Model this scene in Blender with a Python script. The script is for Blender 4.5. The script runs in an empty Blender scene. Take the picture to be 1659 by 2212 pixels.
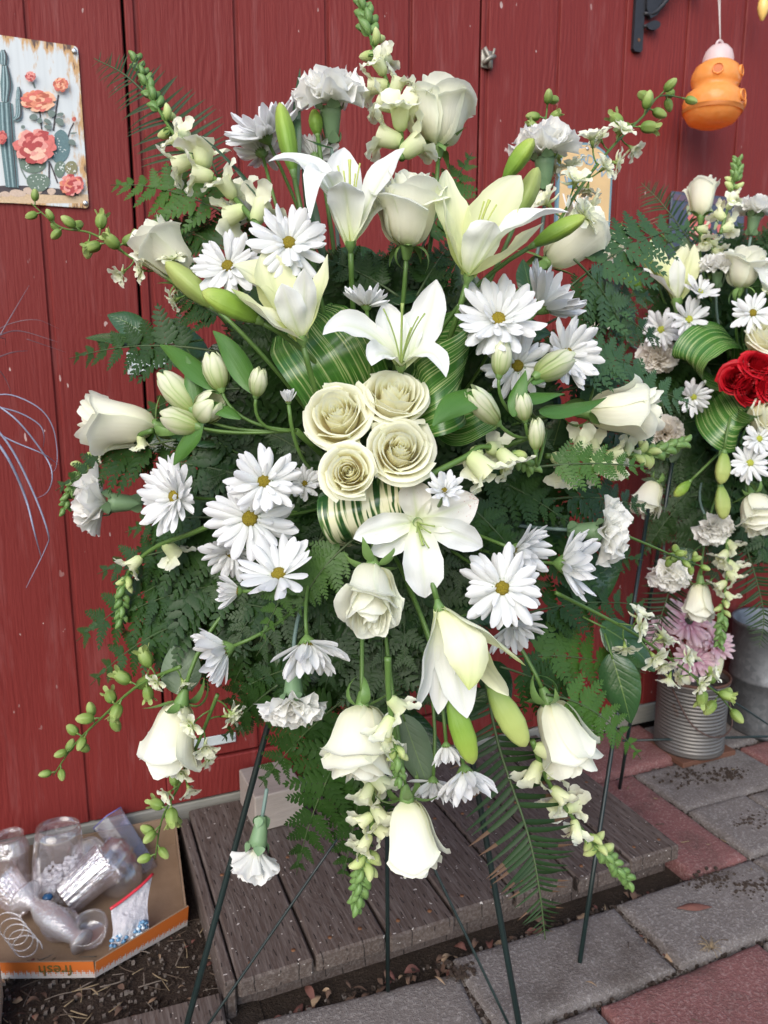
import bpy, math, random
import numpy as np
from mathutils import Vector, Matrix
random.seed(11); rng = np.random.default_rng(11)
SC = bpy.context.scene; COL = SC.collection
pi = math.pi; rad = math.radians

# ------------------------------------------------------------------ camera, sky, sun, exposure
H = 1.16; FPX = 1661.0; CX, CY = 829.5, 1106.0          # photo measured on a 1659 x 2212 sheet
PITCH, YAW = rad(11.0), rad(22.8)
cam = bpy.data.cameras.new('camera'); camo = bpy.data.objects.new('camera', cam); COL.objects.link(camo)
camo.location = (0, 0, H); camo.rotation_euler = (pi/2 - PITCH, 0, -YAW)
cam.sensor_fit = 'VERTICAL'; cam.sensor_height = 24.0; cam.lens = 24.0*FPX/2212.0
cam.dof.use_dof = True; cam.dof.focus_distance = 0.98; cam.dof.aperture_fstop = 5.6
cam.clip_start = 0.02; cam.clip_end = 300.0
SC.camera = camo
SUN_EL, SUN_AZ = rad(37.0), rad(218.0)                    # azimuth clockwise from +Y
wd = bpy.data.worlds.new('World'); SC.world = wd; wd.use_nodes = True
nt = wd.node_tree; bg = nt.nodes['Background']
sk = nt.nodes.new('ShaderNodeTexSky'); sk.sky_type = 'NISHITA'; sk.sun_disc = False
sk.sun_elevation = SUN_EL; sk.sun_rotation = SUN_AZ; sk.air_density = 1.0; sk.dust_density = 1.2; sk.ozone_density = 0.8
nt.links.new(sk.outputs[0], bg.inputs[0]); bg.inputs[1].default_value = 0.13
sl = bpy.data.lights.new('sun', 'SUN'); sl.energy = 1.3; sl.angle = rad(50); sl.color = (1.0, 0.945, 0.86)
so = bpy.data.objects.new('sun', sl); COL.objects.link(so)
sdir = Vector((math.sin(SUN_AZ)*math.cos(SUN_EL), math.cos(SUN_AZ)*math.cos(SUN_EL), math.sin(SUN_EL)))
so.rotation_euler = sdir.to_track_quat('Z', 'Y').to_euler(); so.location = sdir*20
SC.view_settings.view_transform = 'Standard'; SC.view_settings.look = 'None'
SC.view_settings.exposure = 1.12; SC.view_settings.gamma = 1.0; SC.view_settings.use_curve_mapping = False
SC.render.engine = 'CYCLES'; SC.cycles.max_bounces = 14; SC.cycles.diffuse_bounces = 8; SC.cycles.transmission_bounces = 10; SC.cycles.transparent_max_bounces = 12
SC.cycles.caustics_reflective = False; SC.cycles.caustics_refractive = False

# ------------------------------------------------------------------ measuring
cR = Vector((math.cos(YAW), -math.sin(YAW), 0))
cF = Vector((math.sin(YAW)*math.cos(PITCH), math.cos(YAW)*math.cos(PITCH), -math.sin(PITCH)))
cU = cR.cross(cF); C0 = Vector((0, 0, H)); WALL = 1.775
def ray(px, py): return cR*((px-CX)/FPX) - cU*((py-CY)/FPX) + cF
def P(px, py, d): return C0 + ray(px, py)*d
def PW(px, py, y=WALL): r = ray(px, py); return C0 + r*(y/r.y)
def PG(px, py, z=0.0): r = ray(px, py); return C0 + r*((H-z)/-r.z)
def cv(r, u, t): return cR*r + cU*u - cF*t               # right, up, towards the viewer
def dep(px, py, dz=0.0): return .93 + .24*((px-800)/620)**2 + .12*((py-980)/900)**2 - dz
def N(a):
    a = np.asarray(a, float); return a/np.maximum(np.linalg.norm(a, axis=-1, keepdims=True), 1e-9)
def nv3(v): return np.array([v[0], v[1], v[2]], float)

# ------------------------------------------------------------------ mesh helpers
REG = {}
def MK(name, V, F, mats, uv=None, smooth=True, mi=None):
    me = bpy.data.meshes.new(name); V = np.asarray(V, float).reshape(-1, 3)
    me.from_pydata(V.tolist(), [], F)
    if not isinstance(mats, (list, tuple)): mats = [mats]
    for m in mats: me.materials.append(m)
    if uv is not None:
        uv = np.asarray(uv, float).reshape(-1, 2); lay = me.uv_layers.new(name='UVMap')
        li = np.empty(len(me.loops), int); me.loops.foreach_get('vertex_index', li)
        lay.data.foreach_set('uv', uv[li].ravel())
    if smooth: me.polygons.foreach_set('use_smooth', [True]*len(me.polygons))
    if mi is not None: me.polygons.foreach_set('material_index', mi)
    me.update(); REG[me.name] = (V, F, uv, mi, list(mats), smooth)
    return me
class MB:
    def __init__(s): s.V = []; s.F = []; s.U = []; s.M = []; s.n = 0
    def raw(s, V, F, m=0, uv=None):
        V = np.asarray(V, float).reshape(-1, 3)
        s.V.append(V); s.F += [tuple(int(i)+s.n for i in f) for f in F]; s.M += [m]*len(F) if not hasattr(m, '__len__') else list(m)
        s.U.append(np.zeros((len(V), 2)) if uv is None else np.asarray(uv, float).reshape(-1, 2)); s.n += len(V); return s
    def grid(s, G, m=0, wrap=False, uv=None):
        nu, nv = G.shape[:2]; F = []
        for i in range(nu-1):
            for j in range(nv if wrap else nv-1):
                k = (j+1) % nv; F.append((i*nv+j, i*nv+k, (i+1)*nv+k, (i+1)*nv+j))
        if uv is None:
            a, b = np.meshgrid(np.linspace(0, 1, nu), np.linspace(0, 1, nv), indexing='ij'); uv = np.stack([b, a], -1)
        return s.raw(G, F, m, uv)
    def tube(s, pts, r, k=6, m=0, cap=True):
        pts = np.asarray([nv3(p) for p in pts]); n = len(pts); r = np.broadcast_to(np.asarray(r, float), (n,))
        T = N(np.gradient(pts, axis=0)); ref = np.array([0, 0, 1.]) if abs(T[0][2]) < .9 else np.array([1., 0, 0])
        a = N(np.cross(T[0], ref)); G = np.zeros((n, k, 3)); th = np.arange(k)*2*pi/k
        for i in range(n):
            a = N(a - T[i]*np.dot(a, T[i])); b = np.cross(T[i], a)
            G[i] = pts[i] + r[i]*(np.cos(th)[:, None]*a + np.sin(th)[:, None]*b)
        n0 = s.n; s.grid(G, m, wrap=True)
        if cap:
            s.F.append(tuple(n0+j for j in range(k))[::-1]); s.F.append(tuple(n0+(n-1)*k+j for j in range(k))); s.M += [m, m]
        return s
    def lathe(s, prof, k=24, m=0, f=None, M=None):
        prof = np.asarray(prof, float); th = np.arange(k)*2*pi/k; G = np.zeros((len(prof), k, 3))
        for i, (r, z) in enumerate(prof):
            rr = r*(1+(f(th, z) if f else 0)); G[i, :, 0] = rr*np.cos(th); G[i, :, 1] = rr*np.sin(th); G[i, :, 2] = z
        if M is not None: G = tf(G, M)
        return s.grid(G, m, wrap=True)
    def box(s, c, h, m=0, R=None, bev=0.0):
        c = np.asarray(nv3(c)); h = np.asarray(h, float); b = min(bev, h.min()*.9)
        if b <= 0:
            V = np.array([[x, y, z] for x in (-1, 1) for y in (-1, 1) for z in (-1, 1)], float)*h
            F = [(0, 1, 3, 2), (4, 6, 7, 5), (0, 4, 5, 1), (2, 3, 7, 6), (0, 2, 6, 4), (1, 5, 7, 3)]
        else:
            V = []; idx = {}
            for sx in (-1, 1):
                for sy in (-1, 1):
                    for sz in (-1, 1):
                        for ax in range(3):
                            q = np.array([sx, sy, sz])*(h-b); q[ax] += (sx, sy, sz)[ax]*b
                            idx[(sx, sy, sz, ax)] = len(V); V.append(q)
            F = []
            for ax in range(3):
                o1, o2 = (ax+1) % 3, (ax+2) % 3
                for sg in (-1, 1):
                    q = []
                    for p1, p2 in ((-1, -1), (1, -1), (1, 1), (-1, 1)):
                        k = [0, 0, 0]; k[ax] = sg; k[o1] = p1; k[o2] = p2; q.append(idx[(*k, ax)])
                    F.append(tuple(q if sg > 0 else q[::-1]))
            for ax in range(3):
                o1, o2 = (ax+1) % 3, (ax+2) % 3
                for p1 in (-1, 1):
                    for p2 in (-1, 1):
                        a = [0, 0, 0]; a[o1] = p1; a[o2] = p2; a[ax] = -1; c2 = list(a); c2[ax] = 1
                        q = (idx[(*a, o1)], idx[(*c2, o1)], idx[(*c2, o2)], idx[(*a, o2)]); F.append(q if p1*p2 < 0 else q[::-1])
            for sx in (-1, 1):
                for sy in (-1, 1):
                    for sz in (-1, 1):
                        q = tuple(idx[(sx, sy, sz, a)] for a in range(3)); F.append(q if sx*sy*sz > 0 else q[::-1])
            V = np.array(V)
        if R is not None: V = V @ np.array(R.to_3x3()).T
        return s.raw(V+c, F, m)
    def make(s, name, mats, smooth=True): return MK(name, np.concatenate(s.V), s.F, mats, np.concatenate(s.U), smooth, s.M)
def tf(V, M):
    M = np.array(M); return V @ M[:3, :3].T + M[:3, 3]
def ribbon(C, S, W, nvv=5, cup=0.0, wav=(0, 1, 0), nfix=None, ridge=0.0):
    C = np.asarray(C, float); n = len(C); W = np.broadcast_to(np.asarray(W, float), (n,)); S = np.broadcast_to(np.asarray(S, float), (n, 3))
    T = N(np.gradient(C, axis=0)); Nn = N(np.cross(S, T)); v = np.linspace(-1, 1, nvv); t = np.linspace(0, 1, n)
    off = cup*W[:, None]*(v**2)[None, :] + wav[0]*np.sin(wav[1]*t[:, None]*2*pi + wav[2] + v[None, :]*1.5)*np.abs(v)[None, :]*W[:, None]
    off = off + ridge*W[:, None]*np.cos(v*pi*1.5)[None, :]
    return C[:, None, :] + S[:, None, :]*(W[:, None]*v[None, :])[..., None] + Nn[:, None, :]*off[..., None]
def bez(a, b, c, n=10):
    a, b, c = map(lambda q: np.array(nv3(q)), (a, b, c)); t = np.linspace(0, 1, n)[:, None]
    return a*(1-t)**2 + 2*b*t*(1-t) + c*t*t
def spline(pts, n=24):
    pts = np.asarray([nv3(p) for p in pts]); m = len(pts)
    if m == 2: t = np.linspace(0, 1, n)[:, None]; return pts[0]*(1-t)+pts[1]*t
    Q = np.vstack([2*pts[0]-pts[1], pts, 2*pts[-1]-pts[-2]]); out = []
    for x in np.linspace(0, m-1-1e-6, n):
        i = int(x); t = x-i; a, b, c, d = Q[i:i+4]
        out.append(.5*((2*b)+(-a+c)*t+(2*a-5*b+4*c-d)*t*t+(-a+3*b-3*c+d)*t**3))
    return np.array(out)

# ------------------------------------------------------------------ objects
def ob(name, data, parent=None, M=None):
    o = bpy.data.objects.new(name, data); COL.objects.link(o)
    if parent is not None: o.parent = parent
    if M is not None: o.matrix_basis = M
    return o
def tag(o, label=None, cat=None, group=None, kind=None):
    if label: o['label'] = label
    if cat: o['category'] = cat
    if group: o['group'] = group
    if kind: o['kind'] = kind
    return o
def thing(name, label, cat, M=None, group=None):
    o = ob(name, None, None, M if M is not None else Matrix()); o.empty_display_size = .02
    return tag(o, label, cat, group)
def struct(name, me, parent=None): return tag(ob(name, me, parent), kind='structure') if parent is None else ob(name, me, parent)
def frame(loc, axis, roll=0.0, s=1.0):
    z = Vector(axis).normalized(); x = cR - z*cR.dot(z)
    if x.length < .3: x = cU - z*cU.dot(z)
    x.normalize(); y = z.cross(x)
    R = Matrix((x, y, z)).transposed().to_4x4() @ Matrix.Rotation(roll, 4, 'Z')
    return Matrix.Translation(Vector(loc)) @ R @ Matrix.Scale(s, 4)
def world_part(name, me, t): return ob(name, me, t, t.matrix_basis.inverted())
def build(t, parts, join=False):
    """parts: list of (name, mesh, local matrix). join: one mesh per part name (far, small things)."""
    if not join:
        for n, me, M in parts: ob(n, me, t, M)
        return
    by = {}
    for n, me, M in parts: by.setdefault(n, []).append((me, M))
    for n, L in by.items():
        mb = MB(); mats = []
        for me, M in L:
            V, F, uv, mi, ms, sm = REG[me.name]; mp = []
            for m in ms:
                if m not in mats: mats.append(m)
                mp.append(mats.index(m))
            mb.raw(tf(V, M), F, [mp[i] for i in (mi if mi is not None else [0]*len(F))], uv)
        o = ob(n, mb.make(n, mats), t)
        if len(L) > 1: o['kind'] = 'stuff'

# ------------------------------------------------------------------ materials
class NT:
    def __init__(s, name):
        s.m = bpy.data.materials.new(name); s.m.use_nodes = True; s.t = s.m.node_tree; s.t.nodes.clear()
        s.out = s.n('ShaderNodeOutputMaterial')
    def n(s, ty, **kw):
        x = s.t.nodes.new(ty)
        for k, v in kw.items(): setattr(x, k, v)
        return x
    def l(s, a, b): s.t.links.new(a, b)
    def val(s, sock, v):
        if isinstance(v, bpy.types.NodeSocket): s.l(v, sock)
        elif isinstance(v, (tuple, list)) and len(v) == 3 and sock.type == 'RGBA': sock.default_value = (*v, 1)
        else: sock.default_value = v
    def math(s, op, a, b=0.0, c=None, clamp=False):
        x = s.n('ShaderNodeMath', operation=op, use_clamp=clamp); s.val(x.inputs[0], a); s.val(x.inputs[1], b)
        if c is not None: s.val(x.inputs[2], c)
        return x.outputs[0]
    def mix(s, f, a, b, mode='MIX'):
        x = s.n('ShaderNodeMix', data_type='RGBA', blend_type=mode); s.val(x.inputs[0], f); s.val(x.inputs[6], a); s.val(x.inputs[7], b); return x.outputs[2]
    def ramp(s, f, stops, interp='LINEAR'):
        x = s.n('ShaderNodeValToRGB'); x.color_ramp.interpolation = interp; e = x.color_ramp.elements
        while len(e) < len(stops): e.new(.5)
        for q, (p, c) in zip(e, stops): q.position = p; q.color = (*c, 1) if len(c) == 3 else c
        s.val(x.inputs[0], f); return x.outputs[0]
    def pos(s, sc=(1, 1, 1), obj=False):
        src = s.n('ShaderNodeTexCoord').outputs['Object'] if obj else s.n('ShaderNodeNewGeometry').outputs['Position']
        mp = s.n('ShaderNodeMapping'); s.l(src, mp.inputs[0]); mp.inputs['Scale'].default_value = sc; return mp.outputs[0]
    def noise(s, vec, scale=5., detail=3., rough=.55, dist=0.0):
        x = s.n('ShaderNodeTexNoise'); s.l(vec, x.inputs['Vector']); x.inputs['Scale'].default_value = scale
        x.inputs['Detail'].default_value = detail; x.inputs['Roughness'].default_value = rough; x.inputs['Distortion'].default_value = dist
        return x.outputs[0]
    def vor(s, vec, scale=20., feat='F1', rnd=1.0):
        x = s.n('ShaderNodeTexVoronoi', feature=feat); s.l(vec, x.inputs['Vector']); x.inputs['Scale'].default_value = scale
        x.inputs['Randomness'].default_value = rnd; return x
    def bump(s, h, dist=.002, strength=1.0, nrm=None):
        b = s.n('ShaderNodeBump'); s.val(b.inputs['Height'], h); b.inputs['Distance'].default_value = dist; b.inputs['Strength'].default_value = strength
        if nrm is not None: s.l(nrm, b.inputs['Normal'])
        return b.outputs[0]
    def uv(s):
        x = s.n('ShaderNodeSeparateXYZ'); u = s.n('ShaderNodeUVMap'); s.l(u.outputs[0], x.inputs[0]); return u.outputs[0], x.outputs[0], x.outputs[1]
    def rnd(s): return s.n('ShaderNodeObjectInfo').outputs['Random']
    def pbr(s, col, rough=.5, nrm=None, spec=.5, metal=0.0, trans=0.0, ior=1.45, coat=0.0):
        b = s.n('ShaderNodeBsdfPrincipled'); s.val(b.inputs['Base Color'], col); s.val(b.inputs['Roughness'], rough)
        s.val(b.inputs['Specular IOR Level'], spec); s.val(b.inputs['Metallic'], metal); s.val(b.inputs['Transmission Weight'], trans); s.val(b.inputs['IOR'], ior)
        s.val(b.inputs['Coat Weight'], coat)
        if nrm is not None: s.l(nrm, b.inputs['Normal'])
        return b.outputs[0]
    def fin(s, sh): s.l(sh, s.out.inputs[0]); return s.m
    def thin(s, col, sh, t, nrm=None):
        x = s.n('ShaderNodeBsdfTranslucent'); s.val(x.inputs[0], col); mx = s.n('ShaderNodeMixShader'); s.val(mx.inputs[0], t)
        s.l(sh, mx.inputs[1]); s.l(x.outputs[0], mx.inputs[2]); return mx.outputs[0]
def petal_mat(name, stops, trans=.28, rough=.5, vein=.5, edge=None, spots=None, uvein=26., rib=None):
    q = NT(name); uvv, u, v = q.uv(); c = q.ramp(v, stops)
    if edge:                                                  # greenish or tinted rim of the petal
        e = q.math('MULTIPLY', q.math('ABSOLUTE', q.math('SUBTRACT', u, .5)), 2.0); e = q.math('POWER', e, 5.0)
        c = q.mix(q.math('MULTIPLY', e, .7), c, edge)
    r = q.math('MULTIPLY_ADD', q.rnd(), .14, .88); cc = q.n('ShaderNodeCombineColor'); [q.val(cc.inputs[i], r) for i in range(3)]
    c = q.mix(1.0, c, cc.outputs[0], 'MULTIPLY')
    mp = q.n('ShaderNodeMapping'); q.l(uvv, mp.inputs[0]); mp.inputs['Scale'].default_value = (uvein, 1.6, 1)
    h = q.noise(mp.outputs[0], 1.0, 3.0, .6)
    c = q.mix(q.math('MULTIPLY', h, .16), c, q.mix(1.0, c, (.72, .80, .52), 'MULTIPLY'))
    if rib:                                                   # coloured midrib fading towards the tip
        e = q.math('POWER', q.math('SUBTRACT', 1.0, q.math('ABSOLUTE', q.math('MULTIPLY_ADD', u, 2.0, -1.0))), 7.0); c = q.mix(q.math('MULTIPLY', q.math('MULTIPLY', e, q.math('SUBTRACT', 1.05, v)), .75, None, True), c, rib)
    if spots:
        m2 = q.n('ShaderNodeMapping'); q.l(uvv, m2.inputs[0]); m2.inputs['Scale'].default_value = (9, 22, 1)
        a = q.math('MULTIPLY', q.noise(m2.outputs[0], 1.0, 4.0, .7), q.math('MULTIPLY_ADD', v, .35, .75)); c = q.mix(q.ramp(a, [(.62, (0, 0, 0)), (.68, (1, 1, 1))]), c, spots)
    nr = q.bump(h, .0012, vein)
    return q.fin(q.thin(c, q.pbr(c, rough, nr, .35), trans))
def leaf_mat(name, ca, cb, rough=.38, trans=.12, vein=14., kind='side', spec=.5, stops=None, coat=0.0):
    q = NT(name); uvv, u, v = q.uv(); n1 = q.noise(q.pos((1, 1, 1)), 9.0, 4.0)
    f = q.math('ADD', q.math('MULTIPLY', n1, .8), q.math('MULTIPLY', q.rnd(), .35)); c = q.mix(q.math('SUBTRACT', f, .1, None, True), ca, cb)
    au = q.math('ABSOLUTE', q.math('SUBTRACT', u, .5))
    if kind == 'side':                                        # side veins sloping off a midrib
        w = q.math('SINE', q.math('MULTIPLY', q.math('SUBTRACT', v, q.math('MULTIPLY', au, .55)), vein*6.28))
        mid = q.math('LESS_THAN', au, .018); ht = q.math('ADD', q.math('MULTIPLY', q.math('POWER', q.math('ABSOLUTE', w), 8.0), -.5), q.noise(q.pos(), 140., 2.))
        c = q.mix(q.math('MULTIPLY', mid, .45), c, (.16, .24, .07)); nr = q.bump(ht, .0008, .5)
    elif kind == 'long':                                      # parallel veins
        mp = q.n('ShaderNodeMapping'); q.l(uvv, mp.inputs[0]); mp.inputs['Scale'].default_value = (vein*2, .8, 1)
        ht = q.noise(mp.outputs[0], 1.0, 2.5, .6); nr = q.bump(ht, .0010, .55)
        c = q.mix(q.math('MULTIPLY', ht, .35), c, cb)
        if stops: c = q.ramp(ht, stops)
    else:
        nr = q.bump(q.noise(q.pos(), 220., 2.), .0006, .5)
    return q.fin(q.thin(c, q.pbr(c, rough, nr, spec, coat=coat), trans))
def plain(name, col, rough=.5, spec=.5, metal=0.0, nscale=40., amt=.25, bump=.0, obj=False):
    q = NT(name); n = q.noise(q.pos(obj=obj), nscale, 4.0)
    c = q.mix(n, tuple(x*(1-amt) for x in col), tuple(min(1, x*(1+amt)) for x in col))
    return q.fin(q.pbr(c, rough, q.bump(n, bump, 1.0) if bump else None, spec, metal))
# ------------------------------------------------------------------ setting: materials
def red_paint():
    q = NT('red_paint'); p = q.pos(); p1 = q.pos((1, 1, .35))
    warp = q.noise(p1, 5.0, 3.0); sx = q.n('ShaderNodeSeparateXYZ'); q.l(p, sx.inputs[0])
    ph = q.math('ADD', q.math('MULTIPLY', sx.outputs[0], 430.), q.math('MULTIPLY', warp, 60.))
    grain = q.math('MULTIPLY_ADD', q.math('SINE', ph), .5, .5); streak = q.noise(q.pos((1, 1, .05)), 170., 3.0, .65)
    lump = q.noise(q.pos((1, 1, .3)), 24., 3.0, .6, .8); mask = q.ramp(q.noise(q.pos((1, 1, .25)), 4., 2.), [(.42, (0, 0, 0)), (.62, (1, 1, 1))])
    ht = q.math('ADD', q.math('ADD', q.math('MULTIPLY', q.math('MULTIPLY', grain, mask), .30), q.math('MULTIPLY', streak, .9)), q.math('MULTIPLY', lump, .9))
    n2 = q.noise(q.pos((1, 1, .4)), 3.0, 4.0)
    c = q.mix(n2, (.138, .0155, .0135), (.186, .0260, .0230)); c = q.mix(q.math('MULTIPLY', streak, .25), c, (.112, .011, .0105))
    chip = q.ramp(q.noise(q.pos((1, 1, .45)), 55., 2.0, .5), [(.738, (0, 0, 0)), (.75, (1, 1, 1))]); where = q.ramp(q.noise(p, 2.3, 2.), [(.45, (0, 0, 0)), (.6, (1, 1, 1))])
    c = q.mix(q.math('MULTIPLY', chip, where), c, (.55, .45, .42))
    pale_streak = q.ramp(q.noise(q.pos((1, 1, .12)), 30., 4., .7), [(.55, (0, 0, 0)), (.85, (1, 1, 1))]); c = q.mix(q.math('MULTIPLY', pale_streak, .26), c, (.36, .17, .165))  # paler dull red mixed in as long vertical streaks
    return q.fin(q.pbr(c, q.math('MULTIPLY_ADD', lump, .2, .48), q.bump(ht, .0024, .85), .25))
def paver_mat(name, ca, cb, cc):
    q = NT(name); p = q.pos(); n1 = q.noise(p, 7., 5., .65); n2 = q.noise(p, 160., 3., .7); n3 = q.noise(p, 420., 2., .7)
    c = q.mix(n1, ca, cb); c = q.mix(q.ramp(n2, [(.50, (0, 0, 0)), (.68, (1, 1, 1))]), c, cc)
    c = q.mix(q.ramp(n3, [(.60, (0, 0, 0)), (.70, (1, 1, 1))]), c, tuple(x*.45 for x in ca))
    dirt = q.ramp(q.noise(p, 5.5, 6., .75), [(.52, (0, 0, 0)), (.66, (1, 1, 1))]); c = q.mix(q.math('MULTIPLY', dirt, .55), c, (.055, .040, .032))
    vo = q.vor(p, 260.); stone = q.ramp(vo.outputs['Distance'], [(.05, (1, 1, 1)), (.28, (0, 0, 0))]); c = q.mix(q.math('MULTIPLY', q.math('MULTIPLY', stone, q.math('GREATER_THAN', n1, .56)), .5), c, (.07, .06, .058))
    h = q.math('ADD', q.math('MULTIPLY', n2, 1.2), q.math('MULTIPLY', n3, .6))
    return q.fin(q.pbr(c, .9, q.bump(h, .0035, 1.0), .25))
def deck_mat():
    q = NT('weathered_deck_wood'); sx = q.n('ShaderNodeSeparateXYZ'); q.l(q.pos(), sx.inputs[0]); r = q.rnd()
    off = q.n('ShaderNodeCombineXYZ'); q.l(q.math('MULTIPLY', r, 7.), off.inputs[1]); q.l(q.math('MULTIPLY', r, 3.), off.inputs[0])
    va = q.n('ShaderNodeVectorMath', operation='ADD'); q.l(q.pos(), va.inputs[0]); q.l(off.outputs[0], va.inputs[1])
    mp = q.n('ShaderNodeMapping'); q.l(va.outputs[0], mp.inputs[0]); mp.inputs['Scale'].default_value = (1, .06, 1)
    g = q.noise(mp.outputs[0], 190., 4., .65); m2 = q.n('ShaderNodeMapping'); q.l(va.outputs[0], m2.inputs[0]); m2.inputs['Scale'].default_value = (1, .35, 1)
    w = q.noise(m2.outputs[0], 9., 3., .6, 1.2); big = q.noise(va.outputs[0], 6., 4.)
    rings = q.math('SINE', q.math('MULTIPLY', w, 90.))
    c = q.mix(big, (.056, .041, .034), (.105, .080, .069)); c = q.mix(q.math('MULTIPLY', q.math('GREATER_THAN', rings, .45), .32), c, (.055, .034, .026))
    c = q.mix(q.ramp(g, [(.45, (0, 0, 0)), (.70, (1, 1, 1))]), c, (.145, .120, .107))
    xs = q.math('MULTIPLY', sx.outputs[0], 62.); row = q.math('FLOOR', xs)
    ys = q.math('ADD', q.math('MULTIPLY', sx.outputs[1], 19.), q.math('MULTIPLY', row, .37)); jit = q.math('MULTIPLY', q.noise(q.pos(), 30., 1.), .5)
    inc = q.math('MULTIPLY', q.math('LESS_THAN', q.math('ABSOLUTE', q.math('SUBTRACT', q.math('FRACT', xs), jit)), .07), q.math('LESS_THAN', q.math('FRACT', q.math('ADD', ys, jit)), .26))
    c = q.mix(q.math('MULTIPLY', inc, .8), c, (.012, .009, .008))
    spk = q.ramp(q.noise(q.pos(), 120., 1.), [(.745, (0, 0, 0)), (.76, (1, 1, 1))]); c = q.mix(spk, c, (.5, .46, .42))
    h = q.math('SUBTRACT', q.math('ADD', g, q.math('MULTIPLY', rings, .12)), q.math('MULTIPLY', inc, 1.2))
    return q.fin(q.pbr(c, .75, q.bump(h, .0016, .9), .3))
def soil_mat():
    q = NT('dark_soil'); p = q.pos(); n1 = q.noise(p, 16., 6., .7); n2 = q.noise(p, 150., 4., .7)
    c = q.mix(n1, (.020, .014, .011), (.070, .050, .038)); c = q.mix(q.ramp(n2, [(.58, (0, 0, 0)), (.72, (1, 1, 1))]), c, (.12, .095, .075))
    return q.fin(q.pbr(c, .95, q.bump(q.math('ADD', n1, n2), .012, 1.0), .2))
def wood_mat(name, ca, cb, sc=(1, .06, 1)):
    q = NT(name); g = q.noise(q.pos(sc), 160., 4., .65); b = q.noise(q.pos(), 7., 4.); c = q.mix(g, ca, cb); c = q.mix(q.math('MULTIPLY', b, .4), c, tuple(x*.5 for x in ca))
    return q.fin(q.pbr(c, .75, q.bump(g, .0015, .8), .3))
RED = red_paint(); SOIL = soil_mat(); DECK = deck_mat()
GREYP = paver_mat('grey_concrete', (.125, .107, .098), (.195, .172, .160), (.30, .275, .26)); REDP = paver_mat('red_concrete', (.155, .066, .062), (.235, .105, .098), (.30, .185, .172))
TRIM = wood_mat('peeling_grey_trim', (.16, .155, .135), (.34, .33, .29), (.08, 1, 1)); BLOCKW = wood_mat('grey_lumber', (.24, .20, .175), (.40, .35, .31), (.1, 1, 1))
DARK = plain('light_block_black', (.006, .005, .005), .9); STEEL = plain('zinc_steel', (.55, .56, .57), .42, .5, .9, 30., .2); IRON = plain('black_iron', (.022, .022, .026), .5, .5, .2, 60., .3, .0006)
WIRE = plain('dark_green_wire', (.008, .018, .017), .35, .6)

# ------------------------------------------------------------------ setting: ground, wall
g = MB().raw([(-30, -30, 0), (30, -30, 0), (30, 30, 0), (-30, 30, 0)], [(0, 1, 2, 3)]); struct('ground', g.make('ground', SOIL))
nx, ny = 70, 60; X = np.linspace(-.9, .26, nx); Y = np.linspace(1.0, 1.80, ny); A, B = np.meshgrid(X, Y, indexing='ij')
def fbm(A, B, f=9., n=4, s=3):
    r = np.random.default_rng(s); z = 0*A
    for k in range(n):
        for _ in range(4):
            a, b, ph = r.normal(0, f*2**k), r.normal(0, f*2**k), r.uniform(0, 6.28); z = z+np.sin(a*A+b*B+ph)/2**k/4
    return z
Z = .011+.009*fbm(A, B, 14., 4); e = np.minimum(np.minimum(A+.9, .26-A), np.minimum(B-1., 1.8-B)); Z = Z*np.clip(e/.03, 0, 1)+.004
struct('soil_bed', MB().grid(np.stack([A, B, Z], -1)).make('soil_bed', SOIL))

wall = thing('shed_wall', 'red painted wooden shed wall of grooved vertical boards behind the flowers', 'wall')
door = ob('door', None, wall)
PITCHB = .2032; GR = .0045
ob('light_block', MB().box((1.2, WALL+.06, 1.7), (3.2, .01, 1.7)).make('light_block', DARK), wall)  # added black sheet, stops light leaking through the door cracks
def backing(x0, x1, z0, z1, par):
    ob('backing', MB().box(((x0+x1)/2, WALL+.0130, (z0+z1)/2), ((x1-x0)/2, .008, (z1-z0)/2)).make('backing', RED, False), par)
DX0, DX1, DZ0, DZ1 = .1780, .9970, .208, 2.40
backing(-2., DX0-.003, .10, 3.4, wall); backing(DX1+.003, 4.4, .10, 3.4, wall); backing(DX0-.003, DX1+.003, DZ1+.004, 3.4, wall); backing(DX0+.003, DX1-.003, DZ0, DZ1, door)
def plank(x0, x1, z0, z1, par, y=0.0):
    if x1-x0 < .006: return
    ob('plank', MB().box(((x0+x1)/2, WALL+.005-y, (z0+z1)/2), ((x1-x0)/2, .005, (z1-z0)/2), bev=.0025).make('plank', RED, False), par)
for k in range(-9, 21):
    a, b = k*PITCHB+GR, (k+1)*PITCHB-GR; cuts = sorted([a, b]+[c for c in (DX0, DX1) if a < c < b])
    for i in range(len(cuts)-1):
        x0, x1 = cuts[i], cuts[i+1]; x0 += .003*(x0 in (DX0, DX1)); x1 -= .003*(x1 in (DX0, DX1)); mid = (x0+x1)/2
        if DX0 < mid < DX1: plank(x0, x1, DZ0, DZ1, door, .002); plank(x0, x1, DZ1+.004, 3.4, wall)
        else: plank(x0, x1, .10, 3.4, wall)
ob('rail', MB().box(((DX0+DX1)/2, WALL+.004, .153), ((DX1-DX0)/2+.003, .012, .050), bev=.003).make('rail', RED, False), wall)
ob('skirting', MB().box((1.2, WALL+.006, .068), (3.2, .012, .030), bev=.003).make('skirting', TRIM, False), wall)
def screw(par, p, n=(0, -1, 0), r=.0045, m=None):
    M = frame(p, n); ob('screw', MB().lathe([(0, .0022), (r*.6, .002), (r, .0008), (r, -.002), (0, -.002)], 10, M=M).make('screw', m or STEEL), par)
PAINTM = plain('chipped_white_metal', (.50, .55, .55), .5, .5, .2, 45., .35)
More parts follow.
